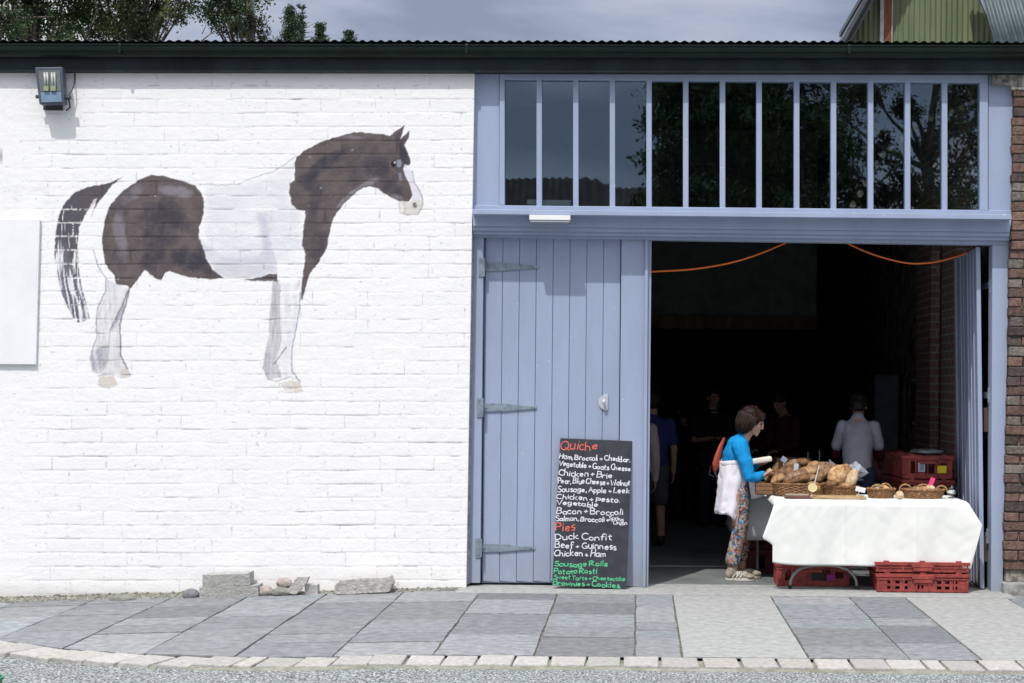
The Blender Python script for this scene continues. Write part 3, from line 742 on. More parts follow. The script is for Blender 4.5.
# left leaf of the pair, folded back behind the post
ol = leaf('open_door', P(648,300,0.25).x-0.10, P(646,590,0.25).x-0.08, 0.30, 1.6, lt.z, 0.02, bld)
ol['label'] = 'blue door leaf folded back behind the centre post'

# fascia, gutter, corrugated roof
def strip(name, pa, pb, Ya, Yb, mm, x0=-22.0, x1=12.0, bevel=0.0):
    m = MB()
    za, zb = P(300, pa, Ya).z, P(300, pb, Ya).z
    m.box(x0, x1, Ya, Yb, zb, za); return m.build(name, mm, bld, bevel=bevel)
# the roof line is level in the photo, so it climbs by ROLL relative to the camera frame: build it with that small fall
def lvl(x): return -ROLL*0 + x*SN*0.85
def long_sec(name, sec, mm, x0=-22.0, x1=12.0, smooth=False, n=60):
    """cross-section (y, z) swept along x following the roof line"""
    m = MB(); v = []; f = []; k = len(sec)
    for i in range(n+1):
        x = x0+(x1-x0)*i/n
        for (y, z) in sec: v.append((x, y, z + lvl(x)))
    for i in range(n):
        for j in range(k):
            a_, b_ = i*k+j, i*k+(j+1)%k
            f.append((a_, b_, b_+k, a_+k))
    f.append(tuple(range(k-1,-1,-1))); f.append(tuple(n*k+j for j in range(k)))
    m.add(v, f); return m.build(name, mm, bld, smooth=False)
def zr(py, Y, px=512): 
    q = P(px, py, Y); return q.z - lvl(q.x)
long_sec('fascia', [(-0.066, zr(57,-0.066)), (-0.066, zr(72.3,-0.066)), (0.02, zr(72.3,-0.066)), (0.02, zr(57,-0.066))], FASC)
# ogee gutter
gy0 = -0.068
sec = []
zt, zb = zr(43.5,-0.18), zr(57.5,-0.10)
H = zt-zb
sec = [(-0.070, zb+0.004), (-0.100, zb), (-0.118, zb+0.012), (-0.124, zb+H*0.38), (-0.138, zb+H*0.42), (-0.146, zb+H*0.6), (-0.148, zt-0.012), (-0.155, zt-0.010), (-0.155, zt), (-0.144, zt), (-0.140, zb+H*0.6), (-0.118, zb+H*0.3), (-0.10, zb+0.012), (-0.075, zb+0.012), (-0.075, zt), (-0.070, zt)]
long_sec('gutter', sec, GUTM)
m = MB()
for px in (118, 466, 850):
    q = P(px, 50, -0.19)
    m = MB(); m.box(q.x-0.012, q.x+0.012, -0.1575, -0.11, zb+lvl(q.x)+0.02, zt+lvl(q.x)+0.002); m.build('gutter_joint', GUTM, bld, bevel=0.004)

ROOFM = mat('green_corrugated_roof', (0.035,0.055,0.048), rough=0.5, var=0.3, vs_=4)
v = []; f = []
wl = 0.0735; per = 8
zr0 = zr(41.2, -0.13)
nxr = int(34/wl*per)
ysr = [-0.13, 2.0, 5.0, 9.3]
for yy in ysr:
    for i in range(nxr+1):
        x = -22+i*wl/per
        v.append((x, yy + (0.006*math.sin(x*3.1)+0.004*math.sin(x*11) if yy < 0 else 0), zr0 + lvl(x) + 0.0075*math.cos(2*math.pi*i/per) + (yy+0.13)*0.105))
for j in range(len(ysr)-1):
    for i in range(nxr): a_ = j*(nxr+1)+i; f.append((a_, a_+1, a_+nxr+2, a_+nxr+1))
m = MB(); m.add(v, f); rf = m.build('roof', ROOFM, bld, smooth=True)
s_ = rf.modifiers.new('thickness', 'SOLIDIFY'); s_.thickness = 0.002
# inside of the roof: dark boarding
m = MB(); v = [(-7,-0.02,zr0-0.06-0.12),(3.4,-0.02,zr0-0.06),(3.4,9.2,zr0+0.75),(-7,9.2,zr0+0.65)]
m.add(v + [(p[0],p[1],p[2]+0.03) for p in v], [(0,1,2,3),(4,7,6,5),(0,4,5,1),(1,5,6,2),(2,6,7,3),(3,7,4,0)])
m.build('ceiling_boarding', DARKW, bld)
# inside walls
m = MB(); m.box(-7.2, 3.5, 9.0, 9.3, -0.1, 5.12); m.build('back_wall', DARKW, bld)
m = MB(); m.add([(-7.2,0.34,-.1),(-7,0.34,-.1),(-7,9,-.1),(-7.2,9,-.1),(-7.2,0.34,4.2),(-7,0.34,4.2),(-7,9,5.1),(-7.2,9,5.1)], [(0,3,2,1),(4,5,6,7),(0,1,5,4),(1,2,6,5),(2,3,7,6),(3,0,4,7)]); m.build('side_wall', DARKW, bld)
BRK = bpy.data.materials.new('old_inner_brick'); BRK.use_nodes = True; t = BRK.node_tree; b = t.nodes['Principled BSDF']; b.inputs['Roughness'].default_value = 0.95
tcn = nd(t,'ShaderNodeTexCoord'); mpn = nd(t,'ShaderNodeMapping'); mpn.inputs['Rotation'].default_value = (math.pi/2, 0, math.pi/2)
sx_ = nd(t,'ShaderNodeSeparateXYZ'); cx2 = nd(t,'ShaderNodeCombineXYZ'); adx = nd(t,'ShaderNodeMath', operation='ADD')
t.links.new(tcn.outputs['Object'], sx_.inputs[0]); t.links.new(sx_.outputs[0], adx.inputs[0]); t.links.new(sx_.outputs[1], adx.inputs[1]); t.links.new(adx.outputs[0], cx2.inputs[0]); t.links.new(sx_.outputs[2], cx2.inputs[1])
bt = nd(t,'ShaderNodeTexBrick'); bt.inputs['Scale'].default_value = 1; bt.inputs['Brick Width'].default_value = 0.225; bt.inputs['Row Height'].default_value = 0.077; bt.inputs['Mortar Size'].default_value = 0.009
bt.inputs['Color1'].default_value = (0.36,0.20,0.145,1); bt.inputs['Color2'].default_value = (0.27,0.155,0.12,1); bt.inputs['Mortar'].default_value = (0.42,0.38,0.33,1)
nn = nd(t,'ShaderNodeTexNoise'); nn.inputs['Scale'].default_value = 4; mm_ = nd(t,'ShaderNodeMix', data_type='RGBA', blend_type='MULTIPLY'); mm_.inputs[0].default_value = 0.45
t.links.new(tcn.outputs['Object'], nn.inputs['Vector']); t.links.new(cx2.outputs[0], bt.inputs['Vector']); t.links.new(bt.outputs['Color'], mm_.inputs[6]); t.links.new(nn.outputs['Fac'], mm_.inputs[7]); t.links.new(mm_.outputs[2], b.inputs['Base Color'])
bp = nd(t,'ShaderNodeBump'); bp.inputs['Strength'].default_value = 0.8; bp.inputs['Distance'].default_value = 0.01; bp.invert = True; t.links.new(bt.outputs['Fac'], bp.inputs['Height']); t.links.new(bp.outputs[0], b.inputs['Normal'])
STW = mat('dark_rubble_stone', (0.28,0.245,0.215), rough=0.95, var=0.5, vs_=6, bump=1.0, bs=7)
m = MB(); m.add([(3.02,0.2,-.1),(3.5,0.2,-.1),(3.5,9,-.1),(3.02,9,-.1),(3.02,0.2,4.38),(3.5,0.2,4.38),(3.5,9,5.3),(3.02,9,5.3)], [(0,3,2,1),(4,5,6,7),(0,1,5,4),(1,2,6,5),(2,3,7,6),(3,0,4,7)]); m.build('side_wall', STW, bld)
m = MB()
for (ya, yb) in ((1.75,2.45),(3.0,3.85)):
    m.box(2.90, 3.02, ya, yb, 0.0, 4.3)
m.build('brick_pier', BRK, bld, bevel=0.004)
m = MB(); m.box(2.985, 3.018, 2.47, 2.98, 0.9, 3.2); m.build('blocked_window', mat('old_dark_shutter', (0.045,0.045,0.05), var=0.3), bld)
# partition panel high on the left of the room
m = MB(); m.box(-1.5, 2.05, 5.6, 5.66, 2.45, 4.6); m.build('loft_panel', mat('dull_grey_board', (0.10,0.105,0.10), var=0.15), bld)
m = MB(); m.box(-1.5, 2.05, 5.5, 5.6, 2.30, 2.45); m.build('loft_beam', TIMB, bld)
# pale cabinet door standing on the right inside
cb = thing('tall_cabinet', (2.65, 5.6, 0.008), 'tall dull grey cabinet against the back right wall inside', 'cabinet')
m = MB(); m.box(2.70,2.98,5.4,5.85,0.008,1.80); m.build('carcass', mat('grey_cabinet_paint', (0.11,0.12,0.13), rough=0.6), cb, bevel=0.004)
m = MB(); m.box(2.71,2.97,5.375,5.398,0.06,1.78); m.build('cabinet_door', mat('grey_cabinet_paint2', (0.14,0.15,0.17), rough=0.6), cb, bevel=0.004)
fr_ = thing('notice_frame', (2.96, 4.3, 1.2), 'narrow white framed notice hung on the right inside wall', 'notice')
m = MB(); m.box(2.985,3.018,4.1,4.55,1.25,1.75); m.build('frame', mat('dull_white', (0.5,0.5,0.5)), fr_); m = MB(); m.box(2.978,2.984,4.14,4.51,1.29,1.71); m.build('notice_sheet', BLACK, fr_)

# ------------------------------------------------------------------ old brick pier at the right
bp_ = MB(); random.seed(21)
zz = 0.0; rowi = 0
x_e = lambda z: P(1003.6, 590, 0).x + (P(1013.5, 90, 0).x - P(1003.6,590,0).x)*z/4.0
ztop = P(1010, 88, 0).z
zz = 0.20
while zz < ztop:
    h = 0.068 + random.uniform(-0.004, 0.004)
    x = x_e(zz) + random.uniform(-0.004, 0.012)
    seq = [0.105, 0.215] if rowi % 2 else [0.215, 0.105]
    i = 0
    while x < 6.2:
        wd = (seq[i % 2] if i < 2 else 0.215) + random.uniform(-0.012, 0.008); i += 1
        hue = random.random()
        base = (0.20,0.122,0.102) if hue < 0.4 else ((0.235,0.145,0.115) if hue < 0.62 else ((0.125,0.092,0.085) if hue < 0.85 else (0.24,0.205,0.18)))
        k = random.uniform(0.75, 1.25); bp_.col = tuple(c*k for c in base)
        yo = random.uniform(-0.014, 0.006)
        M = Matrix.Translation((x+wd/2, 0.05+yo, zz+h/2)) @ Matrix.Rotation(random.uniform(-0.02,0.02), 4, 'Y') @ Matrix.Rotation(random.uniform(-0.04,0.04), 4, 'Z')
        j = lambda s_=0.003: random.uniform(-s_, s_)
        v = [(sx2*wd/2+j(), sy2*0.05+j(0.004), sz2*h/2+j()) for (sx2,sy2,sz2) in [(-1,-1,-1),(1,-1,-1),(1,1,-1),(-1,1,-1),(-1,-1,1),(1,-1,1),(1,1,1),(-1,1,1)]]
        bp_.add(v, [(0,3,2,1),(4,5,6,7),(0,1,5,4),(1,2,6,5),(2,3,7,6),(3,0,4,7)], M)
        x += wd + random.uniform(0.007, 0.013)
    zz += h + random.uniform(0.008, 0.012); rowi += 1
BRM = mat('old_red_brick', (1,1,1), rough=0.95, var=0.28, vs_=28, bump=0.9, bs=60, attr='tint', detail=8)
pier = bp_.build('brick_wall', BRM, bld, vcol=True, bevel=0.006)
m = MB(); m.prism([(x_e(0)+0.02,-0.1),(6.2,-0.1),(6.2,ztop+0.1),(x_e(ztop)+0.02,ztop+0.1)], 0.022, 0.3)
m.build('mortar', mat('lime_mortar', (0.27,0.245,0.215), rough=1, var=0.3, vs_=18, bump=1, bs=50), pier)
m = MB(); m.pq(0,0,0,0, -0.03, 0.2, pts=[(1004,583),(1060,583.5),(1060,604),(1003.5,603.5)])
m.build('base_stone', mat('pale_quoin', (0.34,0.34,0.33), rough=0.9, var=0.2, vs_=12, bump=0.8, bs=35), pier, bevel=0.012)
m = MB(); m.pq(0,0,0,0, -0.012, 0.2, pts=[(993,74.5),(1120,75),(1120,90),(1012,90),(1011,85),(993,84)])
m.build('pad_stone', mat('rough_pad_stone', (0.30,0.29,0.26), rough=1, var=0.35, vs_=18, bump=1, bs=30), pier, bevel=0.006)

# ------------------------------------------------------------------ floodlight on the wall
fl_ = thing('floodlight', tuple(P(52,96,0)), 'blue grey square floodlight bracketed to the wall just under the gutter', 'floodlight')
yA = -0.135
m = MB(); m.pq(0,0,0,0, yA, yA+0.075, pts=[(34.8,67.3),(62.2,66.8),(64.4,103.6),(39.2,104.3)]); m.build('housing', mat('blue_grey_cast_metal', (0.075,0.095,0.14), rough=0.45, var=0.1), fl_, bevel=0.006)
m = MB(); m.pq(0,0,0,0, yA-0.006, yA-0.001, pts=[(38.0,70.5),(59.6,70.2),(61.2,91.0),(40.4,91.4)]); m.build('reflector', mat('dull_reflector', (0.22,0.24,0.23), rough=0.35, metal=0.5), fl_)
for dx in (0, 7.2):
    for k in (0, 2.6):
        a_ = P(44.6+dx+k, 72.5, yA-0.014); c_ = P(45.4+dx+k, 88, yA-0.014)
        m = MB(); m.tube([a_, c_], 0.0085, 10); m.build('tube', mat('lamp_tube', (0.42,0.45,0.41), rough=0.25), fl_, smooth=True)
    q = P(46.4+dx, 88.5, yA-0.012); m = MB(); m.box(q.x-0.02,q.x+0.02,yA-0.024,yA-0.006,q.z-0.02,q.z+0.018); m.build('lamp_holder', mat('pale_green_plastic', (0.27,0.31,0.20)), fl_)
m = MB(); m.pq(0,0,0,0, yA-0.008, yA-0.001, pts=[(40.5,92),(61.2,91.6),(61.8,101.8),(41.6,102.3)]); m.build('label_plate', mat('pale_blue_plate', (0.20,0.29,0.42), rough=0.4), fl_)
m = MB(); q = P(33.5, 95, -0.17); q2 = P(67.5, 96, -0.17)
m.tube([(q.x+.02,-0.095,q.z),(q.x-0.008,-0.095,q.z)],0.014,10); m.tube([(q2.x-.04,-0.095,q2.z),(q2.x-0.002,-0.095,q2.z)],0.018,10)
m.tube([(q2.x-0.02,-0.095,q2.z),(q2.x-0.02,-0.05,q2.z-0.07),(q2.x-0.06,-0.02,q2.z-0.09)],0.007,6)
q3 = P(53,107,-0.02); m.box(q3.x-0.075,q3.x+0.075,-0.030,0.006,q3.z-0.025,q3.z+0.03)
m.tube([(q2.x-0.03,-0.07,q2.z+0.02),(q2.x-0.005,-0.05,q2.z+0.07),(q2.x-0.0,-0.01,q2.z+0.14),(q2.x,-0.008,q2.z+0.25)],0.005,6)
m.build('bracket', mat('dark_bracket', (0.05,0.05,0.055), rough=0.6), fl_)

# white board screwed to the wall at the left edge
m = MB(); m.pq(0,0,0,0, -0.028, -0.004, pts=[(-120,217.5),(39.8,219.5),(35.8,364.5),(-120,363.5)])
wb = m.build('wall_board', mat('white_board_paint', (0.79,0.80,0.82), rough=0.6, var=0.03, vs_=3, bump=0.1, bs=30), None, off=(0,0,0), bevel=0.003)
tag(wb, 'plain white board fixed to the wall left of the painted horse', 'board')

# slung orange cables in the doorway
OR = mat('orange_cable', (0.75, 0.17, 0.035), rough=0.5, var=0.05)
def cable(pts, Y, label):
    m = MB(); w_ = [P(a_, b_, Y) for a_, b_ in pts]
    # smooth with a catmull pass
    q = []
    for i in range(len(w_)-1):
        p0, p1, p2, p3 = w_[max(i-1,0)], w_[i], w_[i+1], w_[min(i+2,len(w_)-1)]
        for k in range(6):
            t_ = k/6; q.append(0.5*((2*p1)+(p2-p0)*t_+(2*p0-5*p1+4*p2-p3)*t_*t_+(3*p1-p0-3*p2+p3)*t_**3))
    q.append(w_[-1]); m.tube(q, 0.0075, 8)
    o = m.build('hanging_cable', OR, None, off=(0,0,0), smooth=True); tag(o, label, 'cable')
cable([(640,273),(655,271.5),(690,269.5),(725,264),(755,255.5),(785,243),(792,239)], 0.32, 'orange cable sagging from the door head on the left of the opening')
cable([(842,240),(850,244.5),(868,252.5),(890,259.5),(912,263.5),(935,262),(955,257),(968,252.5)], 0.32, 'orange cable sagging in front of the open door leaf on the right')
# festoon of bulbs hanging inside behind the window
fs = thing('festoon_lights', tuple(P(920,150,1.0)), 'string of unlit festoon bulbs hung inside behind the right hand window panes', 'string lights')
fp = [(990,92),(975,98),(962,104),(952,109),(940,113),(931,116),(915,126),(903,137),(890,146),(883,153),(877,163),(871,172),(866,182),(860,192),(853,203),(847,214),(835,232)]
m = MB(); m.tube([P(a_, b_-2, 1.0) for a_, b_ in fp], 0.005, 6); m.build('cable', BLACK, fs)
BULB = mat('frosted_bulb', (0.75,0.66,0.5), rough=0.35)
for a_, b_ in fp[1:-1]:
    q = P(a_, b_+1.5, 1.0); m = MB(); m.ball(q, (0.030,0.030,0.034), 12, 8); m.build('bulb', BULB, fs, smooth=True)
m = MB(); m.pq(527, 199.5, 541, 204.5, 0.11, 0.114); m.pq(543, 200, 571, 205, 0.112, 0.116)
o = m.build('paper_notice', WHITEP, None, off=(0,0,0)); tag(o, 'white paper notice lying inside the window at the bottom of the leftmost panes', 'notice')
# ------------------------------------------------------------------ menu board
cbq = [P(560.3,438.2,0.115), P(632.3,441,0.115), P(626.2,588.3,-0.03), P(552,585,-0.03)]   # tl tr br bl
def onboard(px, py, lift=0.0):
    """point of the board's face under a photo position on the board"""
    # intersect pixel ray with the board plane
    a_, b_, c_ = cbq[0], cbq[1], cbq[3]
    nrm = (b_-a_).cross(c_-a_).normalized()
    if nrm.y > 0: nrm = -nrm
    o = Vector((0,-DIST,EYE)); d = P(px,py,0)-o
    t_ = (a_-o).dot(nrm)/d.dot(nrm)
    return o + d*t_ + nrm*lift
board = thing('menu_board', tuple((cbq[2]+cbq[3])/2), 'black menu board with handwritten list of quiches and pies leaning on the blue door', 'menu board')
m = MB(); back = Vector((0, 0.018, 0))
c4 = [onboard(560.3,438.2), onboard(632.3,441), onboard(626.2,588.3), onboard(552,585)]
m.add(c4 + [p+back for p in c4], [(0,3,2,1),(4,5,6,7),(0,1,5,4),(1,2,6,5),(2,3,7,6),(3,0,4,7)])
m.build('board_panel', mat('blackboard_paint', (0.040,0.043,0.056), rough=0.6, var=0.15, vs_=12, spec=0.3), board, bevel=0.003)
CH = {'w': mat('white_chalk_pen', (0.72,0.73,0.80), rough=0.8, var=0.05, vs_=60), 'r': mat('red_chalk_pen', (0.72,0.15,0.12), rough=0.8, var=0.05, vs_=60), 'g': mat('green_chalk_pen', (0.10,0.55,0.28), rough=0.8, var=0.05, vs_=60)}
# handwriting: every letter as pen strokes on a grid (x 0..1 wide, y 0 baseline .. 1 cap height)
def arc(cx_, cy2, rx, ry, a0, a1, n=9): return [(cx_+rx*math.cos(math.radians(a0+(a1-a0)*k/n)), cy2+ry*math.sin(math.radians(a0+(a1-a0)*k/n))) for k in range(n+1)]
PEN = {
 'Q': (0.75,[arc(.36,.5,.36,.5,90,450,14),[(.42,.25),(.8,-.08)]]), 'H': (.62,[[(0.05,1),(0,0)],[(.58,1),(.56,0)],[(0,.5),(.58,.52)]]), 'B': (.6,[[(0.04,1),(0,0)],[(0,.98)]+arc(.2,.76,.32,.23,80,-90)+[(.05,.52)],[(.05,.52)]+arc(.24,.27,.34,.26,80,-90)+[(0,.0)]]),
 'C': (.6,[arc(.36,.5,.36,.5,50,310,12)]), 'V': (.6,[[(0,1),(.26,0),(.58,1)]]), 'G': (.66,[arc(.34,.5,.34,.5,55,345,12),[(.68,.36),(.38,.42)],[(.66,.42),(.62,.02)]]), 'P': (.55,[[(.03,1),(0,0)],[(0,.96)]+arc(.2,.72,.34,.26,75,-95)+[(.02,.46)]]),
 'W': (.9,[[(0,.95),(.2,0),(.42,.7),(.64,0),(.88,1)]]), 'S': (.55,[arc(.3,.76,.24,.23,40,250,8)+arc(.28,.25,.27,.26,80,-140,8)]), 'A': (.6,[[(0,0),(.3,1),(.58,0)],[(.1,.38),(.5,.4)]]), 'L': (.5,[[(.04,1),(0,.02),(.46,.04)]]), 'O': (.66,[arc(.33,.5,.33,.5,90,450,14)]),
 'D': (.62,[[(.05,1),(0,0)],[(-.04,.98)]+arc(.14,.5,.46,.49,70,-80)+[(-.02,.02)]]), 'R': (.6,[[(.04,1),(0,0)],[(0,.96)]+arc(.2,.74,.32,.23,75,-95)+[(.08,.5),(.56,0)]]), 'T': (.6,[[(-.02,.96),(.6,1)],[(.3,.98),(.28,0)]]),
 'a': (.48,[arc(.22,.28,.22,.28,60,360,10),[(.45,.56),(.43,.0)]]), 'b': (.46,[[(.03,1),(0,.02)],[(0,.3)]+arc(.22,.27,.21,.27,150,-160,8)]), 'c': (.42,[arc(.24,.28,.23,.28,50,315,9)]), 'd': (.46,[arc(.2,.27,.21,.27,30,330,9),[(.43,1),(.42,0)]]),
 'e': (.46,[[(.02,.3),(.42,.34)]+arc(.22,.3,.21,.27,20,320,9)]), 'f': (.36,[arc(.26,.84,.15,.16,30,180,5)+[(.1,.0)],[(-.02,.52),(.32,.56)]]), 'g': (.46,[arc(.2,.3,.2,.26,60,360,9),[(.41,.56),(.42,-.1)]+arc(.2,-.14,.21,.18,0,-150,6)]), 'h': (.46,[[(.03,1),(0,0)],[(0,.3)]+arc(.2,.34,.2,.2,150,10,6)+[(.42,0)]]),
 'i': (.12,[[(.04,.55),(.04,0)],[(.05,.78),(.06,.82)]]), 'k': (.46,[[(.03,1),(0,0)],[(.4,.58),(.05,.26),(.44,0)]]), 'l': (.12,[[(.05,1),(.04,0)]]), 'm': (.66,[[(.02,.55),(0,0)],[(0,.35)]+arc(.16,.36,.14,.18,150,10,5)+[(.3,0)],[(.3,.35)]+arc(.46,.36,.14,.18,150,10,5)+[(.62,0)]]),
 'n': (.46,[[(.02,.55),(0,0)],[(0,.35)]+arc(.2,.34,.2,.2,150,10,6)+[(.42,0)]]), 'o': (.46,[arc(.22,.28,.22,.28,90,450,11)]), 'p': (.46,[[(.03,.55),(0,-.35)],[(0,.3)]+arc(.22,.28,.21,.27,150,-160,8)]), 'r': (.34,[[(.02,.55),(0,0)],[(0,.3)]+arc(.2,.34,.18,.2,150,50,4)]),
 's': (.38,[arc(.2,.42,.16,.13,50,250,6)+arc(.18,.15,.18,.15,70,-140,6)]), 't': (.36,[[(.14,.86),(.12,.08),(.3,.02)],[(-.02,.56),(.32,.6)]]), 'u': (.46,[[(.02,.56)]+arc(.2,.2,.19,.2,180,330,6),[(.42,.56),(.43,0)]]), 'w': (.6,[[(0,.55),(.14,.02),(.3,.45),(.44,.02),(.58,.56)]]),
 '+': (.42,[[(0,.32),(.4,.34)],[(.2,.54),(.19,.12)]]), ',': (.1,[[(.06,.06),(0,-.16)]]), '.': (.1,[[(.02,.02),(.05,.04)]]) }
LINES = [
 ('Quiche',560.6,449.5,598.5,450.0,8.6,'r'), ('Ham, Broccoli + Cheddar.',559.4,458.4,630.8,462.2,4.9,'w'), ('Vegetable + Goats Cheese',559.2,465.6,631,471.6,4.9,'w'),
 ('Chicken + Brie',558.4,475.0,613,477.8,5.6,'w'), ('Pear, Blue Cheese + Walnut',557.8,482.8,630.4,485.6,5.2,'w'), ('Sausage, Apple + Leek',557.4,491.6,630,493.2,5.2,'w'),
 ('Chicken + Pesto.',556.8,498.6,621,502.8,4.8,'w'), ('Vegetable',556.8,504.2,599,507,4.6,'w'), ('Bacon + Broccoli',556.4,513.4,624,515,5.6,'w'),
 ('Salmon, Broccoli +',555.8,520.4,610,521.8,4.6,'w'), ('Spring',609,519.4,624,521.4,4.0,'w'), ('Onion',613,525,628,524.6,3.6,'w'),
 ('Pies',555.4,530.6,576.5,530.4,8.6,'r'), ('Duck Confit',555.4,539.6,613,540,6.2,'w'), ('Beef + Guinness',555,547.6,617.5,549.8,6.0,'w'), ('Chicken + Ham',554.2,556.0,606.6,556.8,6.0,'w'),
 ('Sausage Rolls',554,566.4,608.6,566.4,5.0,'g'), ('Potato Rosti',553.6,573.6,598,573.4,5.0,'g'), ('Sweet Tarts + Cheesecake',553.6,578.9,626,581,4.2,'g'), ('Brownies + Cookies.',552.8,585.0,622,588,4.8,'g')]
random.seed(3)
for (txt, xa, ya, xb, yb, hcap, cn) in LINES:
    adv = []; cur = 0
    for ch in txt:
        if ch == ' ': cur += 0.20; adv.append(None); continue
        adv.append(cur); cur += PEN[ch][0] + 0.13
    k = (xb-xa)/cur; m = MB(); ph = random.uniform(0, 6); wd = (1.0 if cn == 'r' else (0.92 if hcap > 4.4 else 0.7))
    for ch, ad_ in zip(txt, adv):
        if ad_ is None: continue
        rot = random.uniform(-0.10, 0.10); sy_ = random.uniform(0.88, 1.16); dyy = random.uniform(-0.4, 0.4); shx = random.uniform(-0.05, 0.18); jx = random.uniform(-0.3,0.3)
        for st in PEN[ch][1]:
            q = []
            for i_, (gx, gy) in enumerate(st):
                gx += random.uniform(-0.018, 0.018); gy += random.uniform(-0.018, 0.018)
                xx_, yy_ = gx*k, gy*hcap*sy_
                bx = xa + ad_*k + jx + xx_ + shx*yy_ - rot*yy_*0.4; t_ = (bx-xa)/(xb-xa)
                q.append((bx, ya + (yb-ya)*t_ + 0.35*math.sin(ph+t_*9) + dyy - yy_ - rot*xx_))
            # flat ribbon of chalk, its width changing with pressure
            V_ = []; n_ = len(q)
            for i_ in range(n_):
                d0 = (q[min(i_+1,n_-1)][0]-q[max(i_-1,0)][0], q[min(i_+1,n_-1)][1]-q[max(i_-1,0)][1]); l_ = math.hypot(*d0) or 1
                w2 = wd*0.5*random.uniform(0.78, 1.15); nx_, ny_ = -d0[1]/l_*w2, d0[0]/l_*w2
                ex, ey = ((d0[0]/l_*w2*0.6*(1 if i_ == n_-1 else -1), d0[1]/l_*w2*0.6*(1 if i_ == n_-1 else -1)) if i_ in (0, n_-1) else (0, 0))
                V_ += [onboard(q[i_][0]+nx_+ex, q[i_][1]+ny_+ey, 0.0015), onboard(q[i_][0]-nx_+ex, q[i_][1]-ny_+ey, 0.0015)]
            m.add(V_, [(2*i_, 2*i_+1, 2*i_+3, 2*i_+2) for i_ in range(n_-1)])
    m.build('lettering', CH[cn], board)

# ------------------------------------------------------------------ tables
TH = 0.74
TX0, TX1, TY0, TY1 = 1.13, 2.66, 0.02, 0.70
tb = thing('folding_table', (1.86, 0.36, 0.0), 'folding table under the white cloth holding the bread, on arched grey metal legs', 'table')
m = MB(); m.box(TX0+0.02, TX1-0.02, TY0+0.02, TY1-0.02, TH-0.04, TH-0.004); m.build('tabletop', mat('grey_table_plastic', (0.5,0.5,0.48), rough=0.6), tb, bevel=0.01)
LEGM = mat('grey_tube_steel', (0.27,0.28,0.27), rough=0.45, metal=0.3, var=0.1)
def arch(xa, xb, y, z0=0.012):
    pts = [(xa-0.01, y, z0)]
    pts += [(xa-0.01+0.012*k, y, z0+0.05*k) for k in range(1,3)]
    for k in range(13):
        t_ = math.pi*(1-k/12); pts.append(((xa+xb)/2+(xb-xa)/2*math.cos(t_)*1.0, y, z0+0.10+0.115*math.sin(t_)))
    pts += [(xb+0.01-0.012*(2-k)+0.0, y, z0+0.10-0.05*k) for k in range(1,2)] + [(xb+0.01, y, z0)]
    return pts
xl0, xl1 = P(790,585,0.1).x, P(857,585,0.1).x
m = MB(); pts = [(xl0, 0.1, 0.012), (xl0+0.006, 0.1, 0.08), (xl0+0.03,0.1,0.13),(xl0+0.08,0.1,0.175),(xl0+0.16,0.1,0.20),(xl0+0.28,0.1,0.207),(xl1-0.16,0.1,0.20),(xl1-0.08,0.1,0.175),(xl1-0.03,0.1,0.13),(xl1-0.006,0.1,0.08),(xl1,0.1,0.012)]
m.tube(pts, 0.0125, 10); m.tube([(xl0+0.2,0.1,0.205),(xl0+0.2,0.12,TH-0.05)],0.0125,8); m.tube([(xl1-0.2,0.1,0.205),(xl1-0.2,0.12,TH-0.05)],0.0125,8)
m.build('leg', LEGM, tb, smooth=True)
m = MB(); m.tube([(p[0]+0.0, 0.6, p[2]) for p in pts], 0.0125, 10); m.tube([(xl0+0.2,0.6,0.205),(xl0+0.2,0.58,TH-0.05)],0.0125,8); m.tube([(xl1-0.2,0.6,0.205),(xl1-0.2,0.58,TH-0.05)],0.0125,8)
m.build('leg', LEGM, tb, smooth=True)
for x_ in (xl0, xl1):
    for y_ in (0.1, 0.6):
        m = MB(); m.tube([(x_,y_,0.0125),(x_,y_,0.04)],0.016,8); m.build('foot_cap', BLACK, tb)
for y_ in (0.1, 0.6):
    m = MB(); m.tube([(2.5,y_,0.012),(2.5,y_,TH-0.05)],0.0125,8); m.build('leg', LEGM, tb)

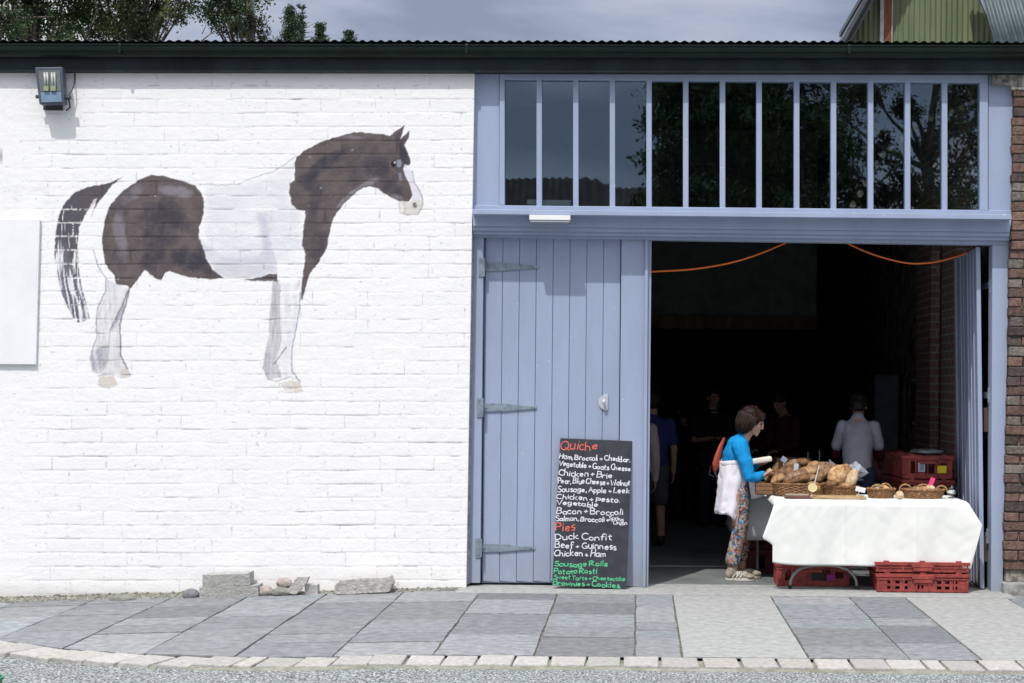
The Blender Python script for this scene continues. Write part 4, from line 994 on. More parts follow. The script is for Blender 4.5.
# white cloth: flat on top, hanging at the front and the two ends, corners folding out
CLOTH = mat('white_cotton', (0.73,0.745,0.725), rough=0.95, var=0.015, vs_=5, bump=0.2, bs=10, spec=0.15)
FRONT_DROP = TH - 0.205
nxc, nyc = 150, 70
V = []; F = []
LX, LY = (TX1-TX0), (TY1-TY0)
SL, SR = 0.05, 0.05      # how far it hangs at left, right
def cloth_pt(u, v):
    # u: along x from -SL..LX+SR ; v: from front hem (-FRONT_DROP) .. LY
    over_l = max(0, -u); over_r = max(0, u-LX); over_f = max(0, -v)
    x = TX0 + min(max(u, 0), LX); y = TY0 + min(max(v, 0), LY); z = TH
    wave = 0.0
    if over_f > 0 and over_l == 0 and over_r == 0:
        g = min(over_f/FRONT_DROP, 1)
        uu = u/LX
        wave = (0.007*math.sin(uu*11+0.7+g) + 0.004*math.sin(uu*23+2+g*2.3) + 0.0025*math.sin(uu*47+g*5))*g
        sw = 0.05*g
        y -= 0.006 + 0.02*min(over_f/0.03,1) + sw*0.4 + wave
        z -= over_f
        x += 0.0*g
    elif over_f == 0 and (over_l or over_r):
        d = over_l or over_r; s_ = -1 if over_l else 1
        g = min(d/0.35, 1)
        x += s_*(0.004 + 0.02*min(d/0.03,1) + 0.02*g + 0.012*math.sin(v*15)*g); z -= d
    elif over_f > 0:
        # corner: falls as a cone that leans outward
        d = over_l or over_r; s_ = -1 if over_l else 1
        tot = math.hypot(d, over_f); an_ = math.atan2(d, over_f)     # 0 = front face, pi/2 = side face
        fold = math.sin(an_*2)
        out = (0.03 + 0.20*fold*min(tot/0.35, 1)) if s_ > 0 else (0.03 + 0.16*fold*min(tot/0.35,1))
        x += s_*(math.sin(an_)*0.02) ; y -= 0.026*math.cos(an_) + 0.05*min(over_f/FRONT_DROP,1)*0.4*math.cos(an_)
        z -= tot
        if s_ < 0: pass
    g = min(over_f/FRONT_DROP, 1)
    if g > 0:
        al = 0.115*(g/0.60) if g < 0.60 else (0.115 - 0.085*min((g-0.60)/0.10, 1))
        ar = 0.115*(g/0.33) if g < 0.33 else 0.115 - 0.085*(g-0.33)/0.67
        wl_, wr_ = math.exp(-max(u, 0)/0.10), math.exp(-max(LX-u, 0)/0.10)
        x += -al*wl_ + ar*wr_
        y -= 0.10*al*wl_ + 0.25*ar*wr_
        z += 0.03*g*wl_
    return (x, y, z)
for j in range(nyc+1):
    for i in range(nxc+1):
        u = -SL + (LX+SL+SR)*i/nxc; v = -FRONT_DROP + (FRONT_DROP+LY+0.0)*j/nyc
        uu = u
        p = cloth_pt(uu, v)
        hem = 0.012*math.sin(u*2.3+0.6) + 0.008*(u-0.8)
        nz = (mnoise.noise(Vector((u*5, v*5, 1)))*0.003 + abs(mnoise.noise(Vector((u*7+v*5, v*2.5-u*2, 4))))*-0.0025 + abs(mnoise.noise(Vector((u*11-v*7, v*4+u*3, 9))))*0.0018 - 0.004*math.exp(-((u-0.55)/0.006)**2) - 0.004*math.exp(-((u-1.12)/0.006)**2)) if v < 0 else mnoise.noise(Vector((u*4, v*4, 7)))*0.002+0.002
        zz = p[2] + (hem*(-v/FRONT_DROP) if v < 0 else nz)
        zz = max(zz, 0.19 + 0.012*math.sin(u*3))
        V.append((p[0], p[1] + (nz*2 if v < 0 else 0), zz))
for j in range(nyc):
    for i in range(nxc): a_ = j*(nxc+1)+i; F.append((a_, a_+1, a_+nxc+2, a_+nxc+1))
m = MB(); m.add(V, F); cl = m.build('tablecloth', CLOTH, None, off=(0,0,0), smooth=True)
q = cl.modifiers.new('smooth','SMOOTH'); q.factor = 0.5; q.iterations = 1
q = cl.modifiers.new('thickness','SOLIDIFY'); q.thickness = 0.0015; q.offset = 0
tag(cl, 'white cloth draped over the front bread table, hanging nearly to the crates', 'tablecloth')

# second table running back into the building with a grey cloth
t2 = thing('side_table', (1.35, 1.5, 0.0), 'second table behind the bread table, under a grey plastic cloth', 'table')
m = MB(); m.box(0.90, 1.72, 0.76, 2.45, TH-0.035, TH-0.006); m.build('tabletop', mat('grey_table_plastic', (0.5,0.5,0.48)), t2)
for (x_, y_) in ((1.05,0.95),(1.64,0.95),(1.05,2.3),(1.64,2.3)):
    m = MB(); m.tube([(x_,y_,0.012),(x_,y_,TH-0.04)],0.0125,8); m.build('leg', LEGM, t2)
V = []; F = []; n1_, n2_ = 60, 46
D1, D2 = 0.40, 0.40
for j in range(n2_+1):
    for i in range(n1_+1):
        u = -D1 + (0.83+2*D1)*i/n1_; v = -D2 + (1.7+D2)*j/n2_
        x = 0.89 + min(max(u,0),0.83); y = 0.74 + min(max(v,0),1.7)
        du_, dv_ = max(0,-u, u-0.83), max(0,-v); s_ = -1 if u < 0 else 1
        d = max(du_, dv_)
        wv = 0.014*math.sin(v*21+1)*min(d/0.2,1) + 0.010*math.sin(u*26)*min(d/0.2,1)
        if du_: x += s_*(0.012+0.04*d+wv)
        if dv_: y -= (0.012+0.04*d+wv)
        V.append((x, y, TH-d+0.001))
for j in range(n2_):
    for i in range(n1_): a_ = j*(n1_+1)+i; F.append((a_, a_+1, a_+n1_+2, a_+n1_+1))
m = MB(); m.add(V, F); c2_ = m.build('tablecloth', mat('grey_plastic_cloth', (0.42,0.45,0.46), rough=0.35, var=0.05, bump=0.2, bs=12), None, off=(0,0,0), smooth=True)
q = c2_.modifiers.new('thickness','SOLIDIFY'); q.thickness = 0.0015
tag(c2_, 'grey plastic cloth over the side table behind the white one', 'tablecloth')

# ------------------------------------------------------------------ bread crates
RED = mat('red_crate_plastic', (0.33,0.058,0.048), rough=0.6, var=0.22, vs_=14, bump=0.1, bs=60)
def panel(m, W, H, th, holes, axis='y', at=0.0, z0=0.0):
    """panel W x H with rectangular holes [(x0,x1,z0,z1)] cut right through"""
    xs_ = sorted(set([0, W] + [h[0] for h in holes] + [h[1] for h in holes])); zs_ = sorted(set([0, H] + [h[2] for h in holes] + [h[3] for h in holes]))
    for i in range(len(xs_)-1):
        for k in range(len(zs_)-1):
            cx_, cz = (xs_[i]+xs_[i+1])/2, (zs_[k]+zs_[k+1])/2
            if any(h[0] < cx_ < h[1] and h[2] < cz < h[3] for h in holes): continue
            if axis == 'y': m.box(xs_[i]-W/2, xs_[i+1]-W/2, at, at+th, z0+zs_[k], z0+zs_[k+1])
            else: m.box(at, at+th, xs_[i]-W/2, xs_[i+1]-W/2, z0+zs_[k], z0+zs_[k+1])
def crate_mesh(Wd, Dp, H, style='grid'):
    m = MB()
    m.box(-Wd/2+.004, Wd/2-.004, -Dp/2+.004, Dp/2-.004, 0.0, 0.006)
    h = []
    if style == 'grid':
        u = Wd/0.755
        for base in (0.085, 0.495):
            for c_ in range(3):
                for r_ in range(2):
                    x_ = (base + c_*0.066)*u; h.append((x_, x_+0.036*u, 0.022+r_*0.044, 0.022+r_*0.044+0.024))
        for c_ in range(2): x_ = (0.335+c_*0.032)*u; h.append((x_, x_+0.016*u, 0.026, 0.055))
    elif style == 'open':
        h = [(0.07, 0.13, 0.045, H-0.05), (Wd-0.24, Wd-0.16, 0.045, H-0.05), (Wd-0.13,Wd-0.05,0.07,H-0.07)]
    for at in (-Dp/2, Dp/2-0.006): panel(m, Wd, H-0.03, 0.006, h, 'y', at)
    hs = [(0.06+k*0.09, 0.06+k*0.09+0.045, 0.03, H-0.07) for k in range(int((Dp-0.12)/0.09))]
    for at in (-Wd/2, Wd/2-0.006): panel(m, Dp-0.012, H-0.03, 0.006, hs, 'x', at)
    # rims, ribs, corner posts
    for (a_, b_) in ((-Dp/2-0.012, -Dp/2+0.012), (Dp/2-0.012, Dp/2+0.012)):
        m.box(-Wd/2-0.012, Wd/2+0.012, a_, b_, H-0.03, H-0.004)
        m.box(-Wd/2-0.006, Wd/2+0.006, a_+0.004, b_-0.004, H-0.052, H-0.043)
    for (a_, b_) in ((-Wd/2-0.012, -Wd/2+0.012), (Wd/2-0.012, Wd/2+0.012)): m.box(a_, b_, -Dp/2+0.0125, Dp/2-0.0125, H-0.03, H-0.0045)
    n = int(Wd/0.1)
    for k in range(n+1):
        x_ = -Wd/2+0.01+k*(Wd-0.02)/n
        for s_ in (-1, 1): m.box(x_-0.006, x_+0.006, (-Dp/2-0.008) if s_ < 0 else (Dp/2-0.001), (-Dp/2+0.001) if s_ < 0 else (Dp/2+0.008), 0.004, H-0.031)
    for k in range(max(2, n//2)):    # castellated stacking lugs on the rim
        x_ = -Wd/2+0.08+k*(Wd-0.16)/(max(2,n//2)-1)
        for s_ in (-1, 1): m.box(x_-0.022, x_+0.022, s_*(Dp/2)-0.009, s_*(Dp/2)+0.009, H-0.0045, H+0.007)
    return m
def hand_grip(Wd, Dp, H):
    m = MB(); m.box(-0.09, 0.09, -Dp/2-0.020, -Dp/2-0.0125, H-0.045, H-0.012); m.box(-0.075,0.075,-Dp/2-0.018,-Dp/2-0.0125,H-0.075,H-0.05); return m
def crate(Wd, Dp, H, style, loc, rz, label, mm=RED, group='red plastic bread crates', cat='crate'):
    r = thing('bread_crate', loc, label, cat, group, rz)
    crate_mesh(Wd, Dp, H, style).build('crate_body', mm, r, off=(0,0,0), bevel=0.0015)
    hand_grip(Wd, Dp, H).build('grip', mm, r, off=(0,0,0), bevel=0.002)
    return r
cxr = (P(877,590,-0.05).x+P(969,590,-0.05).x)/2
crate(0.735, 0.42, 0.150, 'grid', (cxr, 0.17, 0.013), 0, 'red bread crate on the ground at the right end under the white cloth')
crate(0.745, 0.42, 0.085, 'plain', (cxr-0.006, 0.172, 0.172), 0.008, 'red crate lid tray stacked on the ground crate under the table right end')
c_ = crate(0.60, 0.40, 0.190, 'open', ((P(779,585,0.3).x+P(847,585,0.3).x)/2, 0.46, 0.013), -0.02, 'red bread crate behind the arched table legs under the left of the table')
m = MB(); m.box(-0.01,0.09,-0.2135,-0.2095,0.05,0.12); m.build('pocket_label', mat('dark_label', (0.02,0.02,0.02)), c_, off=(0,0,0))
m = MB(); m.box(0.11,0.18,-0.2135,-0.2095,0.05,0.10); m.build('pocket_label', mat('magenta_label', (0.30,0.03,0.22)), c_, off=(0,0,0))
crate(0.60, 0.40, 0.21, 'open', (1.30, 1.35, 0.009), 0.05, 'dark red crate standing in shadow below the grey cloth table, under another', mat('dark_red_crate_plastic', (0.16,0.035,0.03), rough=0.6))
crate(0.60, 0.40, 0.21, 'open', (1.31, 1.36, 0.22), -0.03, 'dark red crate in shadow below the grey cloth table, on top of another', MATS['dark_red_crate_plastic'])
# stack at the back right
yS = 1.15
LBL = mat('grey_paper_label', (0.50,0.55,0.65), rough=0.7, var=0.05)
names = ['lowest', 'second from the floor', 'middle', 'second from top', 'topmost']
x1s = P(928, 470, yS).x
for k in range(5):
    r = crate(0.44, 0.62, 0.205, 'open', (x1s + random.uniform(-0.006,0.006), yS+0.31, 0.009+k*0.212), random.uniform(-0.01,0.01), 'red crate, %s of the labelled stack beside the open door leaf' % names[k])
    if k >= 3:
        m = MB(); m.box(-0.085,-0.025,-0.322,-0.319,0.06,0.14); m.build('paper_label', LBL, r, off=(0,0,0)); m = MB(); m.box(-0.075,-0.035,-0.3235,-0.3222,0.07,0.13); m.build('label_print', mat('blue_grey_print', (0.30,0.36,0.48), var=0.2, vs_=60), r, off=(0,0,0))
    if k == 4:
        m = MB(); m.box(0.085,0.165,-0.322,-0.319,0.05,0.115); m.build('yellow_label', mat('yellow_label', (0.75,0.62,0.02), rough=0.6), r, off=(0,0,0))
x2s = P(894, 470, 1.9).x
for k in range(5):
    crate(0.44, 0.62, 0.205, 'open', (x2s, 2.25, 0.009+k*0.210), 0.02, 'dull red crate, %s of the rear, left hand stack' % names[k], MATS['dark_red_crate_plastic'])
m = MB(); z_ = 0.009+5*0.212
V = []; 
m.ball((x1s+0.04, yS+0.3, z_+0.012), (0.15,0.2,0.03), 14, 8, fn=lambda q: 1+0.25*mnoise.noise(q*3)); o = m.build('plastic_bag', mat('thin_plastic', (0.30,0.36,0.36), rough=0.25, var=0.3), None, off=(0,0,0), smooth=True)
tag(o, 'crumpled clear plastic bag lying on the topmost labelled crate', 'bag')

# ------------------------------------------------------------------ baskets
WICK = mat('brown_wicker', (0.34,0.175,0.07), rough=0.6, var=0.35, vs_=60, attr=None)
WICKL = mat('pale_wicker', (0.52,0.33,0.15), rough=0.6, var=0.25, vs_=60)
def basket_mesh(rx, ry, h, flare=1.22, rows=9, n=64):
    m = MB(); ell = ry/rx
    rr = lambda z: rx*(1/flare + (1-1/flare)*(z/h)**0.8)
    for k in range(rows):
        z = h*(k+0.5)/rows; R_ = rr(z); rad = h/rows*0.56
        pts = []
        for j in range(n+1):
            t_ = 2*math.pi*j/n; w_ = 0.0045*math.cos(n/4*t_ + math.pi*k)
            pts.append(((R_+w_)*math.cos(t_), (R_+w_)*ell*math.sin(t_), z))
        m.tube(pts, rad, 6, cap=False)
    for j in range(n//4):
        t_ = 2*math.pi*(j+0.5)/(n//4); m.tube([((rr(z)+0.001)*math.cos(t_), (rr(z)+0.001)*ell*math.sin(t_), z) for z in (0.002, h*0.5, h)], 0.003, 5)
    m.lathe([(0.001, 0.006), (rr(0)-0.002, 0.006), (rr(0)-0.002, 0.0), (0.001, 0.0)], n=n, ell=ell)
    return m
def rim_mesh(rx, ry, h, n=72):
    m = MB(); pts = []
    for ph in (0, math.pi):
        pts = [((rx+0.005*math.cos(18*2*math.pi*j/n+ph))*math.cos(2*math.pi*j/n), (ry+0.005*math.cos(18*2*math.pi*j/n+ph))*math.sin(2*math.pi*j/n), h+0.004*math.sin(18*2*math.pi*j/n+ph)) for j in range(n+1)]
        m.tube(pts, 0.006, 6, cap=False)
    return m
def handle_mesh(x0, w_, h, hh, y=0.0, tw=0.006, lean=0.0, along='x'):
    m = MB()
    for ph in (0, math.pi):
        pts = []
        for j in range(25):
            t_ = math.pi*j/24; a_ = w_/2*math.cos(t_)
            q = [x0, y, h-0.01+hh*math.sin(t_)+tw*0.7*math.sin(j*1.3+ph)]
            off_ = tw*0.7*math.cos(j*1.3+ph)
            if along == 'x': q[0] += a_; q[1] += off_ + lean*math.sin(t_)
            else: q[1] += a_; q[0] += off_ + lean*math.sin(t_)
            pts.append(q)
        m.tube(pts, tw*0.75, 6)
    return m
def basket(px, w_px, Y, h, ell, label, handles=None, rz=0.0, mm=WICK, flare=1.22):
    x = P(px, 490, Y).x; rx = w_px*(Y+DIST)/FPX/2
    r = thing('wicker_basket', (x, Y, TH+0.004), label, 'basket', 'wicker baskets of bread on the table', rz)
    basket_mesh(rx-0.006, (rx-0.006)*ell, h, flare).build('basket_body', mm, r, off=(0,0,0))
    rim_mesh(rx-0.004, (rx-0.004)*ell, h).build('rim', mm, r, off=(0,0,0))
    if handles:
        for hd in handles: handle_mesh(*hd).build('handle', WICKL, r, off=(0,0,0))
    return r, x, rx
b1, bx1, br1 = basket(799, 55, 0.42, 0.105, 0.62, 'widest brown wicker basket, heaped with dark ribbed loaves at the left of the table')
b2, bx2, br2 = basket(840, 37, 0.42, 0.085, 0.8, 'brown wicker basket of round floury loaves left of the white card')
b3, bx3, br3 = basket(881, 29, 0.30, 0.075, 0.75, 'small round wicker basket with two hoop handles right of the white card', handles=[(-0.035,0.10,0.075,0.045,-0.03,0.006,-0.01,'x'),(0.04,0.10,0.075,0.05,0.02,0.006,0.01,'x')], mm=WICK)
b4, bx4, br4 = basket(923, 44, 0.30, 0.072, 0.55, 'long oval wicker basket with hoop handles and the pink card at the right', handles=[(-0.145,0.10,0.072,0.05,0.0,0.006,0.0,'x'),(0.155,0.09,0.072,0.04,0.0,0.006,0.02,'x'),(0.02,0.12,0.072,0.045,0.09,0.006,0.0,'x')])
# small wooden box left with a loaf upright
wbx = P(768, 480, 0.62).x
wbt = thing('wooden_box', (wbx, 0.58, TH+0.004), 'small brown wooden box at the left end of the table holding an upright loaf', 'box')
m = MB()
for k in range(3): m.box(-0.10,0.09,-0.09,-0.08,0.004+k*0.033,0.033+k*0.033); m.box(-0.10,0.09,0.08,0.09,0.004+k*0.033,0.033+k*0.033); m.box(-0.11,-0.10,-0.09,0.09,0.004+k*0.033,0.033+k*0.033); m.box(0.09,0.10,-0.09,0.09,0.004+k*0.033,0.033+k*0.033)
m.box(-0.10,0.09,-0.08,0.08,0,0.006)
m.build('box_body', mat('warm_wood', (0.30,0.16,0.075), rough=0.7, var=0.3, vs_=14, stretch=(0.3,1,1)), wbt, off=(0,0,0), bevel=0.002)

# ------------------------------------------------------------------ loaves
def loafmat(i):
    cols_ = [((0.22,0.095,0.032),(0.46,0.30,0.15)), ((0.085,0.036,0.015),(0.25,0.135,0.065)), ((0.34,0.16,0.055),(0.60,0.43,0.25)), ((0.13,0.062,0.030),(0.36,0.25,0.155)), ((0.42,0.27,0.14),(0.66,0.54,0.38))]
    a_, b_ = cols_[i]
    return mat('crust_%s' % 'abcde'[i], b_, rough=0.8, vs_=22, col2=a_, bump=0.6, bs=45, mixlo=0.38, mixhi=0.62)
def loaf(name, loc, size, rz, tilt, mi, label, cuts=4, group='loaves of bread on the table', cat='loaf', axis='X', cutdepth=0.10):
    a_, b_, c_ = size
    M = Matrix.Rotation(rz, 4, 'Z') @ Matrix.Rotation(tilt[0], 4, 'X') @ Matrix.Rotation(tilt[1], 4, 'Y')
    r = Vector(loc); m = MB()
    sd = random.uniform(0, 50)
    def fn(q):
        k = 1 + 0.07*mnoise.noise(q*2.2+Vector((sd,0,0))) + 0.02*mnoise.noise(q*7+Vector((sd,0,0)))
        if cuts and q.z > -0.1:
            ph = (q.x*0.5+0.5)*cuts + q.y*0.35
            k -= cutdepth*max(0, 1-abs((ph % 1)-0.5)/0.16)*min(1, (q.z+0.1)*2)
        if q.z < -0.6: k *= 0.93
        return k
    m.ball((0,0,0), (a_, b_, c_), 36, 20, fn=fn)
    m.v = [M @ p for p in m.v]
    zmin = min(p.z for p in m.v)
    o = m.build(name, loafmat(mi), None, off=(0,0,0), smooth=True); o.location = (r.x, r.y, r.z - zmin if False else r.z)
    tag(o, label, cat, group); return o
def at(px, py, Y): return P(px, py, Y)
T = TH+0.006
loaf('loaf', at(768,475.5,0.66), (0.028,0.05,0.065), 0.1, (0.1,0.3), 4, 'pale cut loaf standing upright in the small wooden box', 0)
loaf('loaf', at(774.5,472,0.60), (0.03,0.055,0.085), 0.0, (0,0.35), 1, 'dark narrow loaf leaning behind the pale one in the wooden box', 3)
loaf('loaf', at(786,474,0.55), (0.14,0.075,0.065), 0.35, (0.3,-0.55), 1, 'dark ribbed loaf leaning up at the left side of the widest basket', 8, cutdepth=0.13)
loaf('loaf', at(794,478,0.45), (0.13,0.06,0.055), 0.3, (0.2,-0.5), 3, 'brown ribbed loaf lying along the front of the widest basket', 7, cutdepth=0.13)
loaf('loaf', at(806,473,0.52), (0.10,0.06,0.055), 0.0, (0.2,-0.3), 0, 'golden brown loaf on top of the middle of the widest basket', 4)
loaf('loaf', at(818,470,0.62), (0.12,0.06,0.055), 0.3, (0,-0.45), 3, 'long dusty brown loaf at the back of the widest basket', 5)
loaf('loaf', at(824,474,0.50), (0.12,0.045,0.045), 0.1, (0.1,-0.75), 3, 'slim floured loaf standing steeply between the two left baskets', 4)
for (px_, py_, Y_, sz, rz_, tl, mi_, ct, lb_) in [
    (778,479,0.42,(0.075,0.04,0.038),0.5,(0.1,-0.4),0,5,'small ribbed loaf at the far left rim of the widest basket'),
    (800,479,0.36,(0.10,0.04,0.036),0.25,(0.1,-0.25),1,7,'dark slim loaf across the front of the widest basket'),
    (808,480,0.40,(0.085,0.04,0.036),-0.2,(0.1,-0.5),3,6,'grey brown slim loaf right of the middle of the widest basket'),
    (790,466,0.60,(0.09,0.045,0.04),0.2,(0,-0.6),3,6,'dusty ribbed loaf sticking up at the back left of the widest basket'),
    (801,463,0.66,(0.07,0.045,0.04),0.1,(0,-0.2),1,4,'dark loaf highest at the back of the widest basket'),
    (812,466,0.66,(0.08,0.045,0.04),-0.3,(0,-0.3),0,5,'tan loaf at the back right of the widest basket'),
    (831,484,0.33,(0.05,0.035,0.035),0.2,(0,0.1),1,3,'small dark loaf at the front left of the second basket'),
    (845,486,0.34,(0.05,0.03,0.028),0.0,(0,0.0),0,2,'small tan loaf low at the front right of the second basket')]:
    loaf('loaf', at(px_, py_, Y_), sz, rz_, tl, mi_, lb_, ct, cutdepth=0.15)
loaf('roll', at(797,485,0.36), (0.045,0.04,0.032), 0.2, (0,0), 2, 'small golden roll at the front of the widest basket', 0, cat='bread roll')
loaf('roll', at(789,483,0.37), (0.045,0.04,0.03), 0.9, (0,0), 1, 'small dark roll beside the golden one in the widest basket', 2, cat='bread roll')
loaf('loaf', at(813,487,0.32), (0.062,0.018,0.045), 0.0, (0,0.1), 0, 'round loaf with a pale cut face behind the round price tag', 0)
loaf('loaf', at(837,476,0.40), (0.075,0.045,0.10), 0.1, (-0.25,0.45), 2, 'largest flat floury loaf standing up in the second basket', 3, cutdepth=0.07)
loaf('loaf', at(851,480,0.42), (0.05,0.04,0.10), 0.0, (-0.2,0.45), 4, 'paler slim floury loaf leaning beside the largest flat one', 2, cutdepth=0.07)
loaf('loaf', at(844,474,0.52), (0.07,0.04,0.09), 0.0, (-0.1,0.35), 0, 'brown loaf behind the two floury loaves in the second basket', 2)
for k, (px, py, mi, lb) in enumerate([(876,489,4,'pale roll at the left inside the small round basket'), (884,489,2,'golden roll at the right inside the small round basket'), (930,489,4,'pale bun under the pink card in the oval basket'), (916,490,3,'grey brown bun in the left of the oval basket'), (923,490,0,'brown bun in the middle of the oval basket')]):
    loaf('roll', at(px,py,0.30), (0.045,0.045,0.032), k, (0,0), mi, lb, 0, cat='bread roll')
o = loaf('roll', at(899.5,495.2,0.16), (0.036,0.034,0.036), 0.4, (0,0), 4, 'small round floury roll lying on the cloth between two wicker baskets', 3, cat='bread roll')
o.location.z = T+0.031

# boards, cards and small things on the table
def slab(name, pa, pb, Y0, Y1, z0, z1, mm, label, cat, bevel=0.004):
    x0, x1 = P(pa, 495, Y0).x, P(pb, 495, Y0).x; m = MB(); m.box(x0, x1, Y0, Y1, z0, z1)
    o = m.build(name, mm, None, off=(0,0,0), bevel=bevel); tag(o, label, cat); return o
slab('bread_board', 785.5, 811.5, 0.07, 0.24, T, T+0.022, mat('dark_board', (0.16,0.07,0.045), rough=0.5), 'dark reddish wooden board at the front of the widest basket', 'board')
slab('bread_board', 812, 866.5, 0.06, 0.25, T, T+0.020, mat('light_board', (0.52,0.36,0.19), rough=0.6, var=0.25, vs_=9, stretch=(1,5,5)), 'long pale wooden board at the front of the two left baskets', 'board')
slab('paper_pad', 786, 809, 0.09, 0.21, T+0.0225, T+0.031, mat('brown_paper', (0.42,0.34,0.28)), 'thin papers stacked on the dark wooden board', 'paper', 0.001)
def card_on_stick(px, py, w_, h_, Y, foot_px, foot_py, mm, label, rot=0.0, ledge=0.0):
    r = thing('price_card', tuple(P(foot_px, foot_py, Y)), label, 'price card')
    c_ = P(px, py, Y); f_ = P(foot_px, foot_py, Y)
    m = MB(); m.tube([f_, c_ + Vector((0,0.004,0))], 0.004, 6); m.build('stick', mat('pale_stick', (0.6,0.55,0.45)), r)
    m = MB(); M = Matrix.Translation(c_) @ Matrix.Rotation(rot, 4, 'Y'); m.box(-w_/2, w_/2, -0.003, -0.0005, -h_/2, h_/2, M); m.build('card', mm, r)
    return r
WC = mat('white_card', (0.78,0.78,0.80), rough=0.6, var=0.02)
card_on_stick(860.5, 489.5, 0.080, 0.040, 0.13, 856, 498.5, WC, 'white card on a pale stick at the right end of the long board', 0.22)
card_on_stick(784, 459.5, 0.050, 0.045, 0.72, 783, 474, mat('grey_card', (0.33,0.38,0.46)), 'small grey blue card stuck in the ribbed loaves', 0.6)
card_on_stick(796, 468, 0.038, 0.075, 0.50, 797, 482, mat('pale_grey_card', (0.55,0.58,0.66)), 'narrow pale card standing below the orange bottle cap', 0.1)
card_on_stick(858, 468, 0.022, 0.07, 0.5, 855, 480, mat('pale_grey_card', (0.5,0.5,0.5)), 'narrow pale strip leaning on the floury loaves in the second basket', 0.35)
card_on_stick(931, 483.5, 0.038, 0.100, 0.30, 928, 494, mat('pink_card', (0.85,0.07,0.25), rough=0.5), 'bright pink card standing in the oval basket', 0.35)
r = thing('price_tag', tuple(P(812, 497, 0.10)), 'round pale yellow price tag leaning on the left end of the long board', 'price tag')
q = P(812.5, 487.5, 0.055); m = MB(); m.lathe([(0.001,-0.004),(0.037,-0.004),(0.037,0.004),(0.001,0.004)], c=q, n=24, M=Matrix.Rotation(math.pi/2-0.25, 4, 'X')); m.build('disc', mat('pale_yellow_wood', (0.66,0.56,0.30), rough=0.6), r)
m = MB(); m.tube([P(811,497.5,0.05), P(819,466,0.16)], 0.004, 6); m.build('stick', MATS['pale_stick'], r)
# bottle with orange cap
r = thing('spray_bottle', tuple(P(796,478,0.80)), 'clear bottle with an orange cap among the loaves', 'bottle')
q = P(796.5, 478, 0.78); q.z = T
m = MB(); m.lathe([(0.03,0),(0.033,0.01),(0.033,0.13),(0.026,0.16),(0.012,0.185),(0.012,0.20)], c=q, n=20); m.build('bottle_body', mat('greyish_bottle', (0.30,0.30,0.30), rough=0.15, var=0.1), r, smooth=True)
m = MB(); m.lathe([(0.017,0.19),(0.018,0.20),(0.018,0.222),(0.012,0.228),(0.001,0.228)], c=q, n=20); m.build('cap', mat('orange_cap', (0.75,0.12,0.03), rough=0.4), r)
r2 = P(791.5,466,0.6); m = MB(); m.lathe([(0.001,0),(0.015,0),(0.016,0.022),(0.001,0.024)], c=r2, n=16); o = m.build('jar_lid', mat('orange_cap', (0.75,0.12,0.03)), None, off=(0,0,0)); tag(o, 'small orange lid lower left of the orange capped bottle', 'lid')
# glass at right
q = P(951.5, 498, 0.32); q.z = T
m = MB(); m.lathe([(0.028,0),(0.030,0.006),(0.006,0.014),(0.005,0.02),(0.030,0.03),(0.040,0.05),(0.043,0.10),(0.041,0.10),(0.037,0.05),(0.026,0.034),(0.001,0.03)], c=q, n=24)
GM = mat('clear_glass', (0.9,0.93,0.93), rough=0.02, trans=1.0, var=0.0)
o = m.build('glass_jar', GM, None, off=(0,0,0), smooth=True); tag(o, 'clear glass jar at the far right end of the white table', 'jar')
# folded clear plastic sheets standing behind the loaves
PL = mat('milky_plastic', (0.30,0.34,0.40), rough=0.2, var=0.35, vs_=20)
for (pts_, lb) in (([(829,459),(841,468),(848,472),(846,477),(836,475),(831,470)], 'crumpled grey plastic wrapper left behind the floury loaves'), ([(846,467),(856,461),(869,473),(860,478),(850,476)], 'crumpled grey plastic wrapper right behind the floury loaves')):
    m = MB(); ps = [P(a_, b_, 0.66+0.03*math.sin(i*2)) for i, (a_, b_) in enumerate(pts_)]
    c_ = sum(ps, Vector())/len(ps); c_.y -= 0.05; n = len(ps)
    V = ps + [c_]; m.add(V, [(i, (i+1)%n, n) for i in range(n)]); o = m.build('plastic_wrapper', PL, None, off=(0,0,0)); q = o.modifiers.new('thickness','SOLIDIFY'); q.thickness = 0.003
    tag(o, lb, 'wrapper')
# flat box beneath the crates' left, cardboard on side table
m = MB(); q = P(794, 455, 1.7); m.box(q.x-0.17, q.x+0.14, 1.55, 1.9, T-0.003, TH+0.26); o = m.build('cardboard_box', mat('cardboard', (0.20,0.12,0.07), rough=0.8, var=0.15), None, off=(0,0,0), bevel=0.003); tag(o, 'brown cardboard box standing on the grey cloth side table', 'box')
for (px, ph) in ((807.5, 452), (819, 450)):
    q = P(px, 470, 1.2); m = MB(); m.tube([(q.x,1.2,TH),(q.x+0.003,1.2,P(px,ph,1.2).z)],0.006,6); m.box(q.x-0.02,q.x+0.02,1.17,1.23,TH+0.001,TH+0.01)
    o = m.build('sign_holder', mat('dull_steel', (0.16,0.16,0.17), rough=0.4, metal=0.5), None, off=(0,0,0)); tag(o, 'thin %s upright metal holder behind the loaves' % ('left' if px < 810 else 'right'), 'holder')

